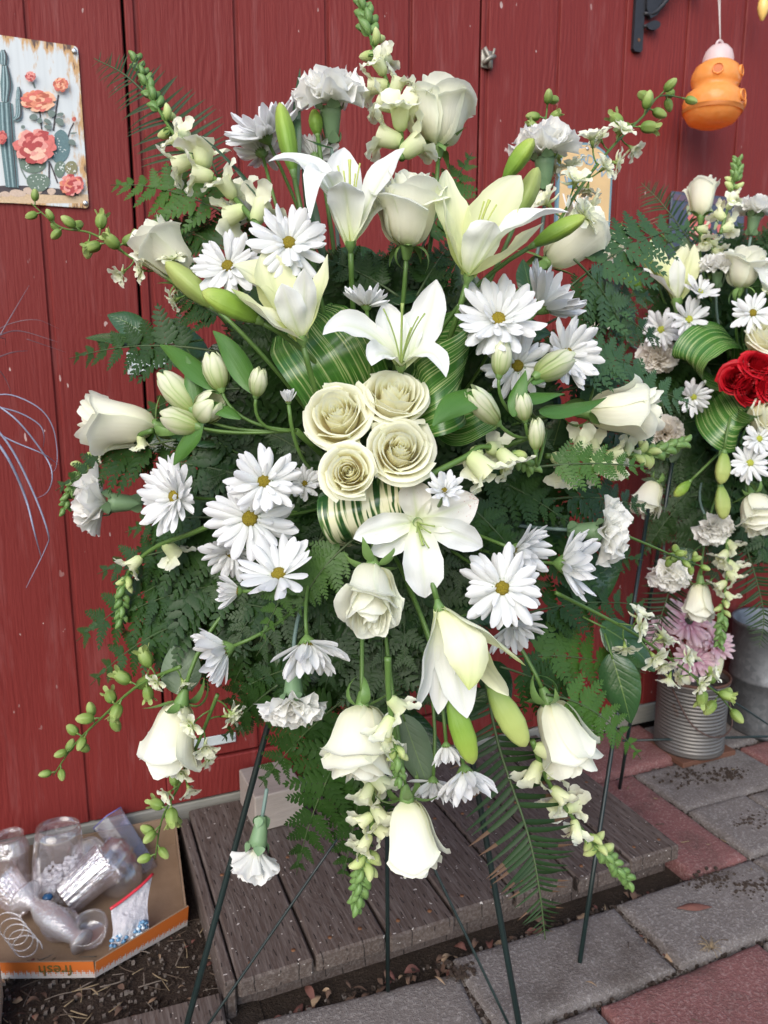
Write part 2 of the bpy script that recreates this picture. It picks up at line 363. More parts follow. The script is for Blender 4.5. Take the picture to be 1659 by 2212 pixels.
h = ob('hinge', MB().box((.155, WALL-.0052, .248), (.0165, .002, .055), bev=.0015).box((.26, WALL-.0066, .250), (.085, .0018, .0125), bev=.0015).tube([(.176, WALL-.008, .205), (.176, WALL-.008, .292)], .005, 8).make('hinge', PAINTM, False), door)
h = ob('hinge', MB().box((.157, WALL-.0052, 1.158), (.0135, .002, .024), bev=.0015).box((.20, WALL-.0066, 1.16), (.024, .0018, .0105), bev=.0015).tube([(.176, WALL-.008, 1.136), (.176, WALL-.008, 1.182)], .005, 8).make('hinge', PAINTM, False), door)
RUST = plain('rusty_screw', (.17, .08, .04), .7, .3, .3)
for zz in (.29, .207): screw(door, (.152, WALL-.008, zz), m=RUST)
screw(door, (.338, WALL-.009, .250)); screw(door, (.153, WALL-.008, 1.152))
p = PW(1050, 130); lm = MB(); lm.tube([p+Vector((-.012, -.012, .022)), p+Vector((0, -.014, .004)), p+Vector((.004, -.014, -.022))], .005, 7)
lm.tube([p+Vector((-.014, -.01, -.012)), p+Vector((0, -.02, 0)), p+Vector((.016, -.012, .006))], .0055, 7); lm.box(p+Vector((0, -.004, 0)), (.016, .003, .020), bev=.002)
lm.tube([p+Vector((.012, -.008, .005)), p+Vector((.016, -.012, .024))], .003, 6); tag(ob('door_latch', lm.make('door_latch', plain('tarnished_latch', (.30, .28, .24), .5, .5, .6, 150., .6))), 'small tarnished metal latch on the seam of the red wall', 'latch')

# ------------------------------------------------------------------ paving
pav = tag(ob('paving', None), kind='structure')
def paver_mesh(name, m, sd):
    r = np.random.default_rng(sd); nx, ny = 22, 13; lx, ly = .1925, .0945
    u = np.concatenate([[0, 0, .012, .03], np.linspace(.08, .92, nx-8), [.97, .988, 1, 1]]); w = np.concatenate([[0, 0, .02, .06], np.linspace(.14, .86, ny-8), [.94, .98, 1, 1]])
    A, B = np.meshgrid(u, w, indexing='ij'); x = (A*2-1)*lx; y = (B*2-1)*ly
    ed = np.minimum(np.minimum(lx-abs(x), ly-abs(y)), .012)/.012; z = .0005-.006*(1-ed)**2+.0012*fbm(x, y, 40., 3, sd)
    jx = .0022*fbm(x*0+y, B*0+sd, 70., 3, sd+1)*(1-ed); jy = .0022*fbm(x, x*0+sd, 70., 3, sd+2)*(1-ed); x = x+jx; y = y+jy
    z[0] = z[-1] = -.05; z[:, 0] = z[:, -1] = -.05
    return MB().grid(np.stack([x, y, z], -1)).make(name, m)
PG_ = [paver_mesh('paver', GREYP, s) for s in (1, 2, 3)]; PR_ = [paver_mesh('paver', REDP, s) for s in (4, 5)]
def paver(x0, y0, x1, y1, red=False, z=.03, rz=0.0, tilt=0.0):
    lx, ly = x1-x0, y1-y0; M = Matrix.Translation(((x0+x1)/2, (y0+y1)/2, z)) @ Matrix.Rotation(rz, 4, 'Z') @ Matrix.Rotation(tilt, 4, 'X')
    if ly > lx: M = M @ Matrix.Rotation(pi/2, 4, 'Z') @ Matrix.Diagonal((ly/.385, lx/.189, 1, 1))
    else: M = M @ Matrix.Diagonal((lx/.385, ly/.189, 1, 1))
    ob('paver', random.choice(PR_ if red else PG_), pav, M)
paver(1.235, 1.150, 1.400, 1.545, True, .032); paver(1.225, 1.556, 1.606, 1.752, True, .046, .02, .02); paver(1.412, 1.356, 1.797, 1.547, False, .030); paver(1.412, 1.150, 1.606, 1.345, False, .034, 0, .01)
paver(1.617, 1.152, 2.0, 1.346, False, .031); paver(1.62, 1.56, 2.0, 1.75, False, .034, -.015); paver(1.81, 1.357, 2.19, 1.547, True, .031); paver(2.01, 1.56, 2.39, 1.75, True, .03); paver(2.01, 1.152, 2.39, 1.346, False, .03)
paver(1.016, .955, 1.400, 1.142, False, .033); paver(.622, .957, 1.004, 1.139, False, .031, -.01); paver(.232, .945, .610, 1.132, False, .028, -.10); paver(1.412, .953, 1.80, 1.142, False, .03); paver(1.812, .953, 2.2, 1.142, True, .03); paver(-.16, .93, .215, 1.10, False, .026, -.05)
for j in range(7):
    y1 = .943-.2*j; off = (.820, .62, .72, .80, .66, .75, .7)[j]
    for i in range(-6, 6):
        x0 = off+i*.396; paver(x0, y1-.188, x0+.384, y1, (i+j*2) % 3 == 0 if j else i in (0, 3, -3), .030+random.uniform(-.002, .002), random.uniform(-.006, .006))

# ------------------------------------------------------------------ wooden platform
plat = thing('wooden_platform', 'low weathered brown wooden platform of seven boards against the wall', 'platform', Matrix.Translation((.72, 1.45, 0)))
for i in range(7):
    x0 = .2185+i*.1440; y0 = 1.178+(0, .004, -.004, .010, .003, -.006, .002)[i]; bl = (1.752-y0)/2
    bm = MB().box((0, 0, 0), (.0690, bl, .0185), bev=.004).make('board', DECK, False)
    o = ob('board', bm, plat, Matrix.Translation((x0+.0695-.72, y0+bl-1.45, .0715+random.uniform(-.001, .001))) @ Matrix.Rotation(random.uniform(-.004, .004), 4, 'Z'))
    for yy in (y0+.035, y0+.30):
        for dx in (-.035, .035): ob('screw', bpy.data.meshes.get('deck_screw') or MB().lathe([(0, .0006), (.0042, .0004), (.0048, -.002), (0, -.002)], 10).make('deck_screw', RUST), plat, Matrix.Translation((x0+.0695+dx-.72+random.uniform(-.006, .006), yy-1.45, .0905)))
for y in (1.235, 1.70): ob('joist', MB().box((0, y-1.45, .0262), (.50, .019, .0265), bev=.003).make('joist', DECK, False), plat)
ob('side_board', MB().box((.2042-.72, .005, .048), (.0105, .268, .040), bev=.003).make('side_board', DECK, False), plat)
tag(ob('lumber_block', MB().box((0, 0, .046), (.060, .070, .045), bev=.003).make('lumber_block', BLOCKW, False), None, Matrix.Translation((.405, 1.665, .0905)) @ Matrix.Rotation(.04, 4, 'Z')), 'pale grey block of sawn lumber lying on the platform by the wall', 'lumber')
tag(ob('garden_timber', MB().box((0, 0, .02), (.32, .035, .022), bev=.005).make('garden_timber', DECK, False), None, Matrix.Translation((-.13, 1.195, .012)) @ Matrix.Rotation(-.06, 4, 'Z')), 'old weathered timber edging lying on the soil beside the platform', 'timber')
tag(ob('pine_plank', MB().box((0, 0, .085), (.010, .06, .085), bev=.003).make('pine_plank', wood_mat('pine', (.50, .36, .24), (.62, .47, .33), (1, 1, .06)), False), None, Matrix.Translation(PG(-6, 2170, .05)-Vector((.006, 0, .05)))), 'fresh pale pine plank standing at the left edge of the photo', 'plank')

# ------------------------------------------------------------------ loose litter
def scatter(name, n, area, zf, mats, shape, label, cat, smooth=False):
    mb = MB()
    for _ in range(n):
        x, y = area(); s = shape(mb, x, y, zf(x, y))
    tag(ob(name, mb.make(name, mats, smooth)), label, cat, kind='stuff')
def lump(sz):
    def f(mb, x, y, z):
        s = rng.uniform(*sz); V = N(rng.normal(size=(8, 3)))*s*rng.uniform(.7, 1.2, (8, 1)); V = np.array([[sx, sy, sz_] for sx in (-1, 1) for sy in (-1, 1) for sz_ in (-1, 1)])*s*rng.uniform(.6, 1.1, (8, 3))
        mb.raw(V+(x, y, z+s*.3), [(0, 1, 3, 2), (4, 6, 7, 5), (0, 4, 5, 1), (2, 3, 7, 6), (0, 2, 6, 4), (1, 5, 7, 3)], int(rng.integers(0, 3)))
    return f
def curl(L, k=3):
    def f(mb, x, y, z):
        l = rng.uniform(*L); a = rng.uniform(0, 6.28); d = np.array([math.cos(a), math.sin(a), rng.uniform(-.15, .35)]); s = np.array([-math.sin(a), math.cos(a), rng.uniform(-.6, .6)]); t = np.linspace(0, 1, 6)
        C = np.array([x, y, z+.004])+d*l*t[:, None]+np.array([0, 0, 1])*l*rng.uniform(.05, .35)*(np.sin(t*pi))[:, None]
        mb.grid(ribbon(C, N(s), l*rng.uniform(.18, .34)*np.sin(np.clip(t, .03, .97)*pi)**.8, 4, rng.uniform(-.8, .8)), int(rng.integers(0, k)))
    return f
def twig(L):
    def f(mb, x, y, z):
        l = rng.uniform(*L); a = rng.uniform(0, 6.28); d = np.array([math.cos(a), math.sin(a), rng.uniform(-.05, .15)]); b = np.array([-math.sin(a), math.cos(a), .3])*rng.uniform(-.25, .25)
        t = np.linspace(0, 1, 5)[:, None]; mb.tube(np.array([x, y, z+.003])+d*l*t+b*l*t*(1-t), rng.uniform(.0006, .0016), 4, int(rng.integers(0, 3)))
    return f
LM = [plain('dead_leaf_tan', (.24, .165, .105), .8, .3, 0, 90., .4), plain('dead_leaf_brown', (.10, .06, .042), .8, .3, 0, 90., .4), plain('dead_leaf_red', (.11, .045, .035), .75, .3, 0, 90., .4)]
SM = [SOIL, plain('soil_crumb', (.05, .036, .028), .95, .2, 0, 200., .5), plain('grit', (.13, .11, .095), .9, .3, 0, 200., .5)]
TM = [plain('straw', (.20, .15, .09), .8, .3), plain('twig_brown', (.07, .05, .036), .85, .3), plain('twig_grey', (.13, .105, .085), .85, .3)]
def U(a, b): return rng.uniform(a, b)
gapf = lambda: ((U(.20, 1.20), U(1.085, 1.176)) if U(0, 1) < .8 else (U(1.0, 1.016), U(.95, 1.15)))
bed = lambda: (U(-.45, .20), U(1.08, 1.46)); allp = lambda: (U(.25, 2.0), U(.75, 1.72))
joints = lambda: random.choice([(U(.25, 1.9), 1.148+U(-.006, .006)), (U(.25, 1.9), .949+U(-.006, .006)), (1.010+U(-.006, .006), U(.95, 1.15)), (.616+U(-.005, .005), U(.95, 1.15)), (1.406+U(-.005, .005), U(.95, 1.55)), (U(1.41, 1.8), 1.350+U(-.006, .006)), (U(1.2, 2.0), 1.552+U(-.006, .006)), (1.612+U(-.004, .004), U(1.15, 1.35))])
scatter('leaf_litter', 150, gapf, lambda x, y: .008, LM, curl((.012, .035)), 'dry brown leaf litter in the gap before the platform', 'leaf litter', True)
scatter('soil_crumbs', 1500, bed, lambda x, y: .018, SM, lump((.0010, .0038)), 'crumbs of dark soil and grit beside the cardboard tray', 'soil')
scatter('twig_litter', 260, bed, lambda x, y: .022, TM, twig((.012, .05)), 'dry twigs and straw strewn on the soil bed', 'twigs', True)
scatter('bed_leaf_litter', 90, bed, lambda x, y: .02, LM, curl((.006, .024)), 'withered leaves on the soil in front of the cardboard tray', 'leaf litter', True)
scatter('joint_dirt', 2200, joints, lambda x, y: .018, SM, lump((.0012, .004)), 'dark dirt packed in the joints between the pavers', 'dirt')
def dirtp():
    c = random.choice([(1.56, 1.47, .09), (1.53, 1.25, .05), (1.32, 1.07, .07), (1.25, 1.12, .05), (1.65, 1.44, .05), (.62, 1.1, .03)]); return U(-1, 1)*U(.2, 1)*c[2]*1.5+c[0], U(-1, 1)*U(.2, 1)*c[2]*.7+c[1]
scatter('dirt_crumbs', 520, dirtp, lambda x, y: .033, SM[:2], lambda mb, x, y, z: lump((.0008, .0032))(mb, x, y, z) or mb.M.__setitem__(slice(-6, None), [1]*6), 'dark soil crumbs spilled on the grey pavers', 'soil')
scatter('chips', 46, lambda: (U(.62, 1.7), U(.8, 1.6)), lambda x, y: .034, TM, twig((.004, .022)), 'tiny straw bits lying on the pavers', 'straw', True)
def one_leaf(px, py, L, a, m, label, z=.037):
    mb = MB(); p = PG(px, py, z); t = np.linspace(0, 1, 9); d = np.array([math.cos(a), math.sin(a), 0]); C = np.array([d*L*(x-.5)+np.array([0, 0, .006*math.sin(x*pi)]) for x in t])
    mb.grid(ribbon(C, np.array([-d[1], d[0], .2]), L*.13*np.sin(np.clip(t, .04, .96)*pi), 5, .6)); tag(ob('dry_leaf', mb.make('dry_leaf', m), None, Matrix.Translation(p)), label, 'leaf', 'loose dry leaves on the pavers')
one_leaf(1500, 1960, .075, -.35, LM[2], 'slim dark red dry leaf lying flat on the grey paver'); one_leaf(950, 2118, .028, 1.9, LM[0], 'short tan leaf on the grey paver near the platform gap'); one_leaf(1277, 2126, .022, 2.2, LM[0], 'tiny orange tan leaf scrap on the grey paver')
tf_ = MB(); p0 = PG(1535, 2052, .03)
for _ in range(26):
    a = U(0, 6.28); tf_.tube(bez(p0, p0+Vector((math.cos(a)*.008, math.sin(a)*.008, .014)), p0+Vector((math.cos(a)*U(.012, .028), math.sin(a)*U(.012, .028), U(.004, .016))), 5), .0006, 4)
tag(ob('dry_grass_tuft', tf_.make('dry_grass_tuft', TM[0])), 'small tuft of dry yellow grass in the joint beside the red paver', 'grass tuft')
# ------------------------------------------------------------------ things on the wall
def sign_mat():
    q = NT('rusty_white_tin'); p = q.pos(); sx = q.n('ShaderNodeSeparateXYZ'); q.l(p, sx.inputs[0])
    ex = q.math('MINIMUM', q.math('SUBTRACT', .089, sx.outputs[0]), q.math('ADD', sx.outputs[0], .116)); ez = q.math('MINIMUM', q.math('SUBTRACT', 1.775, sx.outputs[2]), q.math('SUBTRACT', sx.outputs[2], 1.470)); e = q.math('MINIMUM', ex, ez)
    st = q.noise(q.pos((1, 1, .25)), 55., 5., .7); f = q.math('ADD', st, q.math('MULTIPLY', q.math('SUBTRACT', 1.0, q.math('MULTIPLY', e, 38., None, True)), .24))
    c = q.mix(q.noise(q.pos((1, 1, .03)), 120., 2.), (.46, .49, .50), (.58, .61, .62)); c = q.mix(q.ramp(f, [(.60, (0, 0, 0)), (.70, (1, 1, 1))]), c, (.47, .28, .12)); c = q.mix(q.ramp(f, [(.74, (0, 0, 0)), (.80, (1, 1, 1))]), c, (.10, .055, .04))
    return q.fin(q.pbr(c, .38, None, .5))
SY = WALL-.004
sign = thing('tin_sign', 'rust edged white tin sign painted with cactus and roses', 'sign', Matrix.Translation((-.0135, SY, 1.6215)))
def rrect(w, h, r, n=6):
    o = []
    for cx, cy, a0 in ((w-r, h-r, 0), (-w+r, h-r, pi/2), (-w+r, -h+r, pi), (w-r, -h+r, 1.5*pi)):
        for i in range(n+1): a = a0+i*pi/2/n; o.append((cx+r*math.cos(a), cy+r*math.sin(a)))
    return o
def slab(poly, y0, y1, M=None):                               # polygon in x,z extruded along y (y0 front)
    n = len(poly); V = [(x, y0, z) for x, z in poly]+[(x, y1, z) for x, z in poly]
    F = [tuple(range(n)), tuple(range(2*n-1, n-1, -1))]+[(i, i+n, (i+1) % n+n, (i+1) % n) for i in range(n)]
    V = np.array(V, float); return V if M is None else tf(V, M), F
ob('plate', MB().raw(*slab(rrect(.1015, .1515, .008), -.0012, .001)).make('plate', sign_mat(), False), sign)
sgn = [0.0012]
def SGp(x, y):
    v = PW(x*.1885, 100*.5486+y*.1885, SY); return v.x+.0135, v.z-1.6215
COLS = {}
def pc(name, col):
    if name not in COLS: COLS[name] = plain('print_'+name, col, .45, .4, 0, 260., .3)
    return COLS[name]
def blob(cx, cy, rx, ry, mats, seed=0, rot=0.0, wob=.05, n=18, shade=None, name='painted_shape'):
    r = np.random.default_rng(seed); mb = MB(); sgn[0] += .00009
    a = np.arange(n)*2*pi/n; k = 1+wob*np.sin(a*3+seed)+r.normal(0, wob*.4, n); P_ = [SGp(cx+rx*kk*math.cos(t)*math.cos(rot)-ry*kk*math.sin(t)*math.sin(rot), cy+rx*kk*math.cos(t)*math.sin(rot)+ry*kk*math.sin(t)*math.cos(rot)) for t, kk in zip(a, k)]
    V = [(x, -sgn[0], z) for x, z in P_]; mb.raw(V, [tuple(range(n))[::-1]], 0)
    ob(name, mb.make(name, mats, False), sign)
def stroke(pts, w, mat, name='painted_stem'):
    sgn[0] += .00009; C = np.array([SGp(*p) for p in pts]); C = spline([(x, 0, z) for x, z in C], 14); T = N(np.gradient(C, axis=0)); S = np.stack([T[:, 2], 0*T[:, 0], -T[:, 0]], -1)
    W = np.interp(np.linspace(0, 1, 14), np.linspace(0, 1, len(w)), w)*.1885*1.53/FPX; G = np.stack([C-S*W[:, None], C+S*W[:, None]], 1); G[..., 1] = -sgn[0]
    ob(name, MB().grid(G).make(name, mat, False), sign)
def prose(cx, cy, rx, ry, pal, seed):
    r = np.random.default_rng(seed); mb = MB()
    for ring, (f, n) in enumerate(((.80, 13), (.60, 11), (.40, 8), (.2, 5), (.0, 1))):
        for i in range(n):
            sgn[0] += .00002; a = i*2*pi/n+ring*.4+r.uniform(-.2, .2); ex, ey = cx+rx*f*math.cos(a), cy+ry*f*math.sin(a)*(1+.1*math.sin(a)); k = .30*(1-.10*ring); m = 11; tt = np.arange(m)*2*pi/m; wob = 1+.10*np.sin(tt*4+i)+r.normal(0, .05, m); P_ = [SGp(ex+rx*k*w*math.cos(t), ey+ry*k*w*math.sin(t)) for t, w in zip(tt, wob)]; mb.raw([(x, -sgn[0], z) for x, z in P_], [tuple(range(m))[::-1]], int(r.integers(0, len(pal))) if ring < 4 else len(pal)-1)
    ob('painted_rose', mb.make('painted_rose', pal, False), sign)
O = [pc('salmon', (.62, .22, .13)), pc('peach', (.72, .40, .26)), pc('coral', (.55, .13, .10)), pc('rust', (.40, .10, .06))]
K = [pc('pink', (.66, .28, .24)), pc('coral2', (.58, .15, .13)), pc('peach2', (.74, .44, .33)), pc('wine', (.36, .05, .05))]
CT, CD, CL = pc('cactus', (.10, .17, .18)), pc('cactus_dark', (.045, .08, .09)), pc('cactus_light', (.28, .38, .39)); LG = pc('leaf_grey', (.13, .17, .15)); TAN = pc('tan', (.52, .38, .24)); ROCK = pc('rock', (.50, .38, .30)); SHD = pc('soot', (.05, .04, .045)); PG2 = pc('pad', (.12, .17, .13)); DOT = pc('dot', (.72, .75, .72))
stroke([(-400, 1965), (300, 1975), (1010, 1990)], [55, 62, 48], TAN, 'painted_ground'); stroke([(-300, 1895), (250, 1885), (900, 1925)], [38, 46, 30], SHD, 'painted_ground')
for i, (x, y, a, b) in enumerate(((60, 1935, 60, 32), (200, 1925, 95, 42), (370, 1900, 110, 42), (590, 1905, 48, 40), (-60, 1940, 80, 40))): blob(x, y, a, b, ROCK, i, 0.1, name='painted_rock')
stroke([(455, 960), (470, 1120), (480, 1210)], [8, 8, 8], SHD); stroke([(670, 800), (640, 1000), (612, 1210)], [9, 9, 9], SHD); stroke([(845, 1120), (800, 1210), (770, 1330)], [6, 6, 6], SHD); stroke([(565, 1560), (562, 1780)], [9, 9], SHD); stroke([(575, 1580), (620, 1700), (660, 1810)], [8, 8, 8], SHD); stroke([(215, 1520), (245, 1650), (300, 1760)], [7, 7, 7], LG); stroke([(400, 720), (380, 660)], [8, 10], LG)
for i, (x, y, a, b, m) in enumerate(((690, 1395, 110, 195, CT), (375, 1590, 150, 105, PG2), (440, 1800, 135, 105, PG2), (685, 1650, 62, 95, PG2), (815, 1635, 72, 78, pc('olive', (.20, .19, .10))), (-20, 1010, 60, 90, PG2))):
    blob(x, y, a, b, m, i+20, .1, .03, 22, name='painted_pad')
    mb = MB(); sgn[0] += .00004
    for j in range(14): ux, uy = x+U(-.65, .65)*a, y+U(-.65, .65)*b; mb.raw([(px_, -sgn[0], pz_) for px_, pz_ in [SGp(ux+6*math.cos(t), uy+7*math.sin(t)) for t in np.arange(6)*pi/3]], [tuple(range(6))[::-1]])
    ob('painted_spines', mb.make('painted_spines', DOT, False), sign)
for i, (p_, w) in enumerate((([(60, 890), (85, 1300), (140, 1860)], [75, 78, 66]), ([(60, 470), (75, 680), (62, 885)], [34, 62, 40]), ([(38, 290), (45, 360), (45, 462)], [20, 44, 36]), ([(165, 1095), (215, 1040), (212, 850)], [22, 34, 28]), ([(215, 850), (218, 770), (214, 715)], [26, 26, 12]))):
    stroke(p_, w, CT, 'painted_cactus')
    for dx, m in ((-.55, CL), (-.2, CD), (.15, CL), (.5, CD), (.78, SHD)): stroke([(x+dx*w[min(k, len(w)-1)], y) for k, (x, y) in enumerate(p_)], [5, 7, 4], m, 'painted_rib')
for i, (x, y, a, b, r_) in enumerate(((385, 1060, 48, 36, 0), (455, 1100, 28, 34, .4), (545, 1110, 46, 26, .5), (550, 1175, 46, 26, .1), (590, 1020, 46, 40, .5), (690, 1030, 44, 20, -.1), (685, 1115, 56, 40, .6), (825, 1350, 46, 32, .5), (265, 1175, 24, 22, 0), (840, 1245, 44, 10, -.1))): blob(x, y, a, b, LG, i, r_, .05, 12, name='painted_leaf')
prose(440, 870, 190, 115, O, 3); prose(400, 1385, 232, 185, K, 5); prose(820, 1830, 130, 115, [K[1], O[0], K[0], K[3]], 8); prose(350, 600, 58, 55, [K[1], K[0], K[3]], 9); prose(695, 695, 82, 78, [O[0], O[2], O[1], O[3]], 12); prose(848, 1090, 24, 26, [O[2], O[3]], 14); prose(20, 1295, 60, 75, [K[1], K[3], O[2]], 15)
for x, y in ((850, 302), (978, 2040)): a = SGp(x, y); screw(sign, (a[0], -.0045, a[1]), r=.005)

def text(name, s, size, M, mat, par, extr=.0002):
    c = bpy.data.curves.new(name, 'FONT'); c.body = s; c.size = size; c.extrude = extr; c.align_x = 'CENTER'; c.align_y = 'CENTER'; tmp = bpy.data.objects.new('tmp', c); COL.objects.link(tmp); dg = bpy.context.evaluated_depsgraph_get(); me = bpy.data.meshes.new_from_object(tmp.evaluated_get(dg)); bpy.data.objects.remove(tmp); me.name = name; me.materials.clear(); me.materials.append(mat); return ob(name, me, par, M)
FACE = Matrix.Rotation(pi/2, 4, 'X')
# tan plaque
pq = thing('garden_plaque', 'tan arched garden plaque with blue edge and letters on the wall', 'plaque', Matrix.Translation((1.3085, WALL-.012, 1.58)))
arch = [(-.086, -.14), (.086, -.14), (.086, .075)]+[(.086*math.cos(a), .075+.062*math.sin(a)) for a in np.linspace(.1, pi-.1, 13)]+[(-.086, .075)]
ob('edge', MB().raw(*slab(arch, -.003, .006)).make('edge', plain('blue_edge', (.13, .24, .30), .5), False), pq)
ob('face', MB().raw(*slab([(x*.92, z*.955) for x, z in arch], -.0045, -.0028)).make('face', plain('plaque_tan', (.58, .40, .20), .5, .5, 0, 14., .25), False), pq)
BL = plain('blue_letter', (.20, .32, .42), .5); WL = plain('white_letter', (.72, .70, .68), .5)
for i, ch in enumerate('GARDEN'):
    a = rad(132-i*17); text('letter', ch, .036, Matrix.Translation((.072*math.cos(a)*1.0, -.0048, .012+.072*math.sin(a)*1.15)) @ Matrix.Rotation(-(a-pi/2), 4, 'Y') @ FACE, BL, pq)
text('letter', 'W', .05, Matrix.Translation((-.045, -.0048, -.012)) @ FACE, WL, pq); text('letter', 'E', .05, Matrix.Translation((.002, -.0048, -.012)) @ FACE, WL, pq)
ob('watering_can', MB().raw(*slab([(-.055, .022), (-.032, .022), (-.030, .048), (-.057, .048)], -.0052, -.0044)).tube([(-.057, -.0048, .028), (-.066, -.0048, .050)], .002, 5).tube([(-.03, -.0048, .044), (-.022, -.0048, .036), (-.031, -.0048, .027)], .0018, 5).make('watering_can', BL, False), pq)
screw(pq, (0, -.0055, .122))
# dark picture with flowers and a butterfly
pic = thing('floral_picture', 'dark blue picture of red flowers and pale butterfly behind the fern', 'picture', Matrix.Translation((1.735, WALL-.012, 1.515)))
ob('board', MB().box((0, 0, 0), (.137, .004, .108), bev=.002).make('board', plain('navy_print', (.055, .065, .105), .35, .5, 0, 40., .5), False), pic)
ob('border', MB().box((0, -.0045, .092), (.131, .0008, .008)).box((0, -.0045, -.092), (.131, .0008, .008)).make('border', plain('plum_print', (.11, .07, .11), .4), False), pic)
for i, (x, z, r_, m) in enumerate(((-.045, .055, .018, K[1]), (-.02, .058, .017, K[0]), (-.06, .03, .02, K[1]), (-.01, .03, .019, K[1]), (-.05, .0, .018, K[0]), (-.03, -.02, .015, K[1]), (.05, .055, .012, K[0]), (.045, .02, .012, K[1]), (.02, -.005, .011, K[0]))):
    n = 12; pts = [(x+r_*(1+.12*math.sin(3*a+i))*math.cos(a), z+r_*(1+.12*math.sin(3*a+i))*math.sin(a)) for a in np.arange(n)*2*pi/n]; ob('painted_flower', MB().raw(*slab(pts, -.0052-.0001*i, -.0042)).make('painted_flower', m, False), pic)
for x, z, a in ((.022, .052, .6), (.0, .07, -.4), (-.075, .06, 2.), (.03, .03, 1.2), (-.02, .0, 2.2)): ob('painted_leaf', MB().raw(*slab([(x+.016*math.cos(t)*math.cos(a)-.006*math.sin(t)*math.sin(a), z+.016*math.cos(t)*math.sin(a)+.006*math.sin(t)*math.cos(a)) for t in np.arange(10)*pi/5], -.0049, -.0042)).make('painted_leaf', pc('sage', (.30, .36, .20)), False), pic)
for sx, sz, rr in ((.03, -.035, .028), (.075, -.022, .026), (.04, -.065, .024), (.018, -.082, .02)): ob('painted_wing', MB().raw(*slab([(sx+rr*math.cos(t), sz+rr*.75*math.sin(t)) for t in np.arange(12)*pi/6], -.0055, -.0042)).make('painted_wing', pc('wing', (.60, .52, .46)), False), pic)

# iron bracket with a bird on a branch
br = thing('iron_bracket', 'black cast iron bracket with bird on a branch at the top', 'bracket', Matrix.Translation(PW(1372, 110)-Vector((0, .006, 0))))
ob('bar', MB().raw(*slab([(-.016, 0), (-.010, -.006), (.008, -.006), (.014, 0), (.014, .32), (-.016, .32)], -.006, .004)).make('bar', IRON, False), br)
ob('hole', MB().lathe([(0, .0), (.0045, .0)], 10, M=frame((0, -.0065, .022), (0, -1, 0))).make('hole', RUST), br)
bird = [(.016, .095), (.030, .075), (.052, .088), (.072, .118), (.085, .150), (.080, .165), (.062, .160), (.050, .168), (.040, .195), (.022, .205), (.010, .190), (.012, .150)]
ob('bird', MB().raw(*slab(bird, -.012, -.002)).make('bird', IRON, False), br)
tw = MB()
for pts, r in (([(.012, -.006, .085), (.045, -.010, .092), (.085, -.018, .135), (.115, -.024, .175), (.165, -.03, .185)], .0055), ([(.100, -.02, .155), (.110, -.022, .19)], .004), ([(.014, -.006, .055), (.034, -.008, .062), (.040, -.01, .052)], .005)): tw.tube(spline(pts, 12), r, 7)
ob('branch', tw.make('branch', IRON), br)
for x, z, a in ((.168, .168, -1.3), (.150, .198, .5), (.040, .060, .3)): ob('leaf', MB().raw(*slab([(x+.022*math.cos(t)*math.cos(a)-.011*math.sin(t)*math.sin(a), z+.022*math.cos(t)*math.sin(a)+.011*math.sin(t)*math.cos(a)) for t in np.arange(12)*pi/6], -.032 if x > .1 else -.014, -.026 if x > .1 else -.006)).make('leaf', IRON, False), br)

# orange hanging trap
q = NT('orange_plastic'); c = q.mix(q.noise(q.pos(), 60., 4.), (.93, .36, .06), (.98, .52, .18)); ORG = q.fin(q.thin(c, q.pbr(c, .14, q.bump(q.noise(q.pos(), 30., 2.), .002), .5), .45))
q = NT('milky_plastic'); ORW = q.fin(q.thin((.80, .66, .66), q.pbr((.80, .68, .68), .35), .4))
d0 = 2.0; bp = P(1535, 275, d0); px = d0/FPX
tr = thing('hanging_trap', 'orange plastic wasp trap with pink white cap hanging on a cord', 'trap', Matrix.Translation(bp) @ Matrix.Rotation(.05, 4, 'Y') @ Matrix.Scale(px, 4))
prof = [(0, 0), (30, 2), (48, 10), (60, 28), (63, 48), (57, 65), (48, 72), (44, 77), (48, 84), (51, 93), (50, 104), (44, 118), (36, 124), (31, 128)]
ob('body', MB().lathe(prof, 32).make('body', ORG), tr); ob('cap', MB().lathe([(31.5, 126), (31, 138), (27, 150), (18, 160), (6, 163), (0, 163)], 24).make('cap', ORW), tr)
ob('loop', MB().tube([(9*math.cos(a), 0, 163+9*math.sin(a)) for a in np.linspace(-.3, pi+.3, 9)], 2.6, 6).make('loop', ORW), tr)
for az, z, r_ in ((-1.05, 104, 50.5), (-1.25, 52, 63.5), (-.45, 50, 63.5), (-2.3, 100, 50.5)):
    ct = np.array([r_*math.cos(az), r_*math.sin(az), z]); n = Vector((math.cos(az), math.sin(az), .1)); M = Matrix.Translation(Vector(ct)) @ n.to_track_quat('Z', 'Y').to_matrix().to_4x4()
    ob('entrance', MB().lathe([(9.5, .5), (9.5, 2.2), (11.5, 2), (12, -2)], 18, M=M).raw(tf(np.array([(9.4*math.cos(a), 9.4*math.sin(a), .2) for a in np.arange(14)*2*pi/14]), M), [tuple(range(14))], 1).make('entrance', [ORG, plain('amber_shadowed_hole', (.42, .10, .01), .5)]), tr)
ob('residue', MB().lathe([(60.6, 26), (62.0, 31), (62.6, 34)], 32, f=lambda t, z: .012*np.sin(5*t+z)).make('residue', plain('brown_residue', (.46, .15, .03), .6)), tr)
tp = bp+Vector((0, 0, 0)); top = tr.matrix_basis @ Vector((0, 0, 172)); t2 = P(1552, -60, d0)
cdm = MB(); [cdm.tube(spline([top, top+(t2-top)*.5+cR*(.0015*s), t2+cR*(.006*s)], 10), .0016, 6) for s in (-1, 1)]
world_part('cord', cdm.make('cord', plain('grey_cord', (.42, .36, .34), .8)), tr)
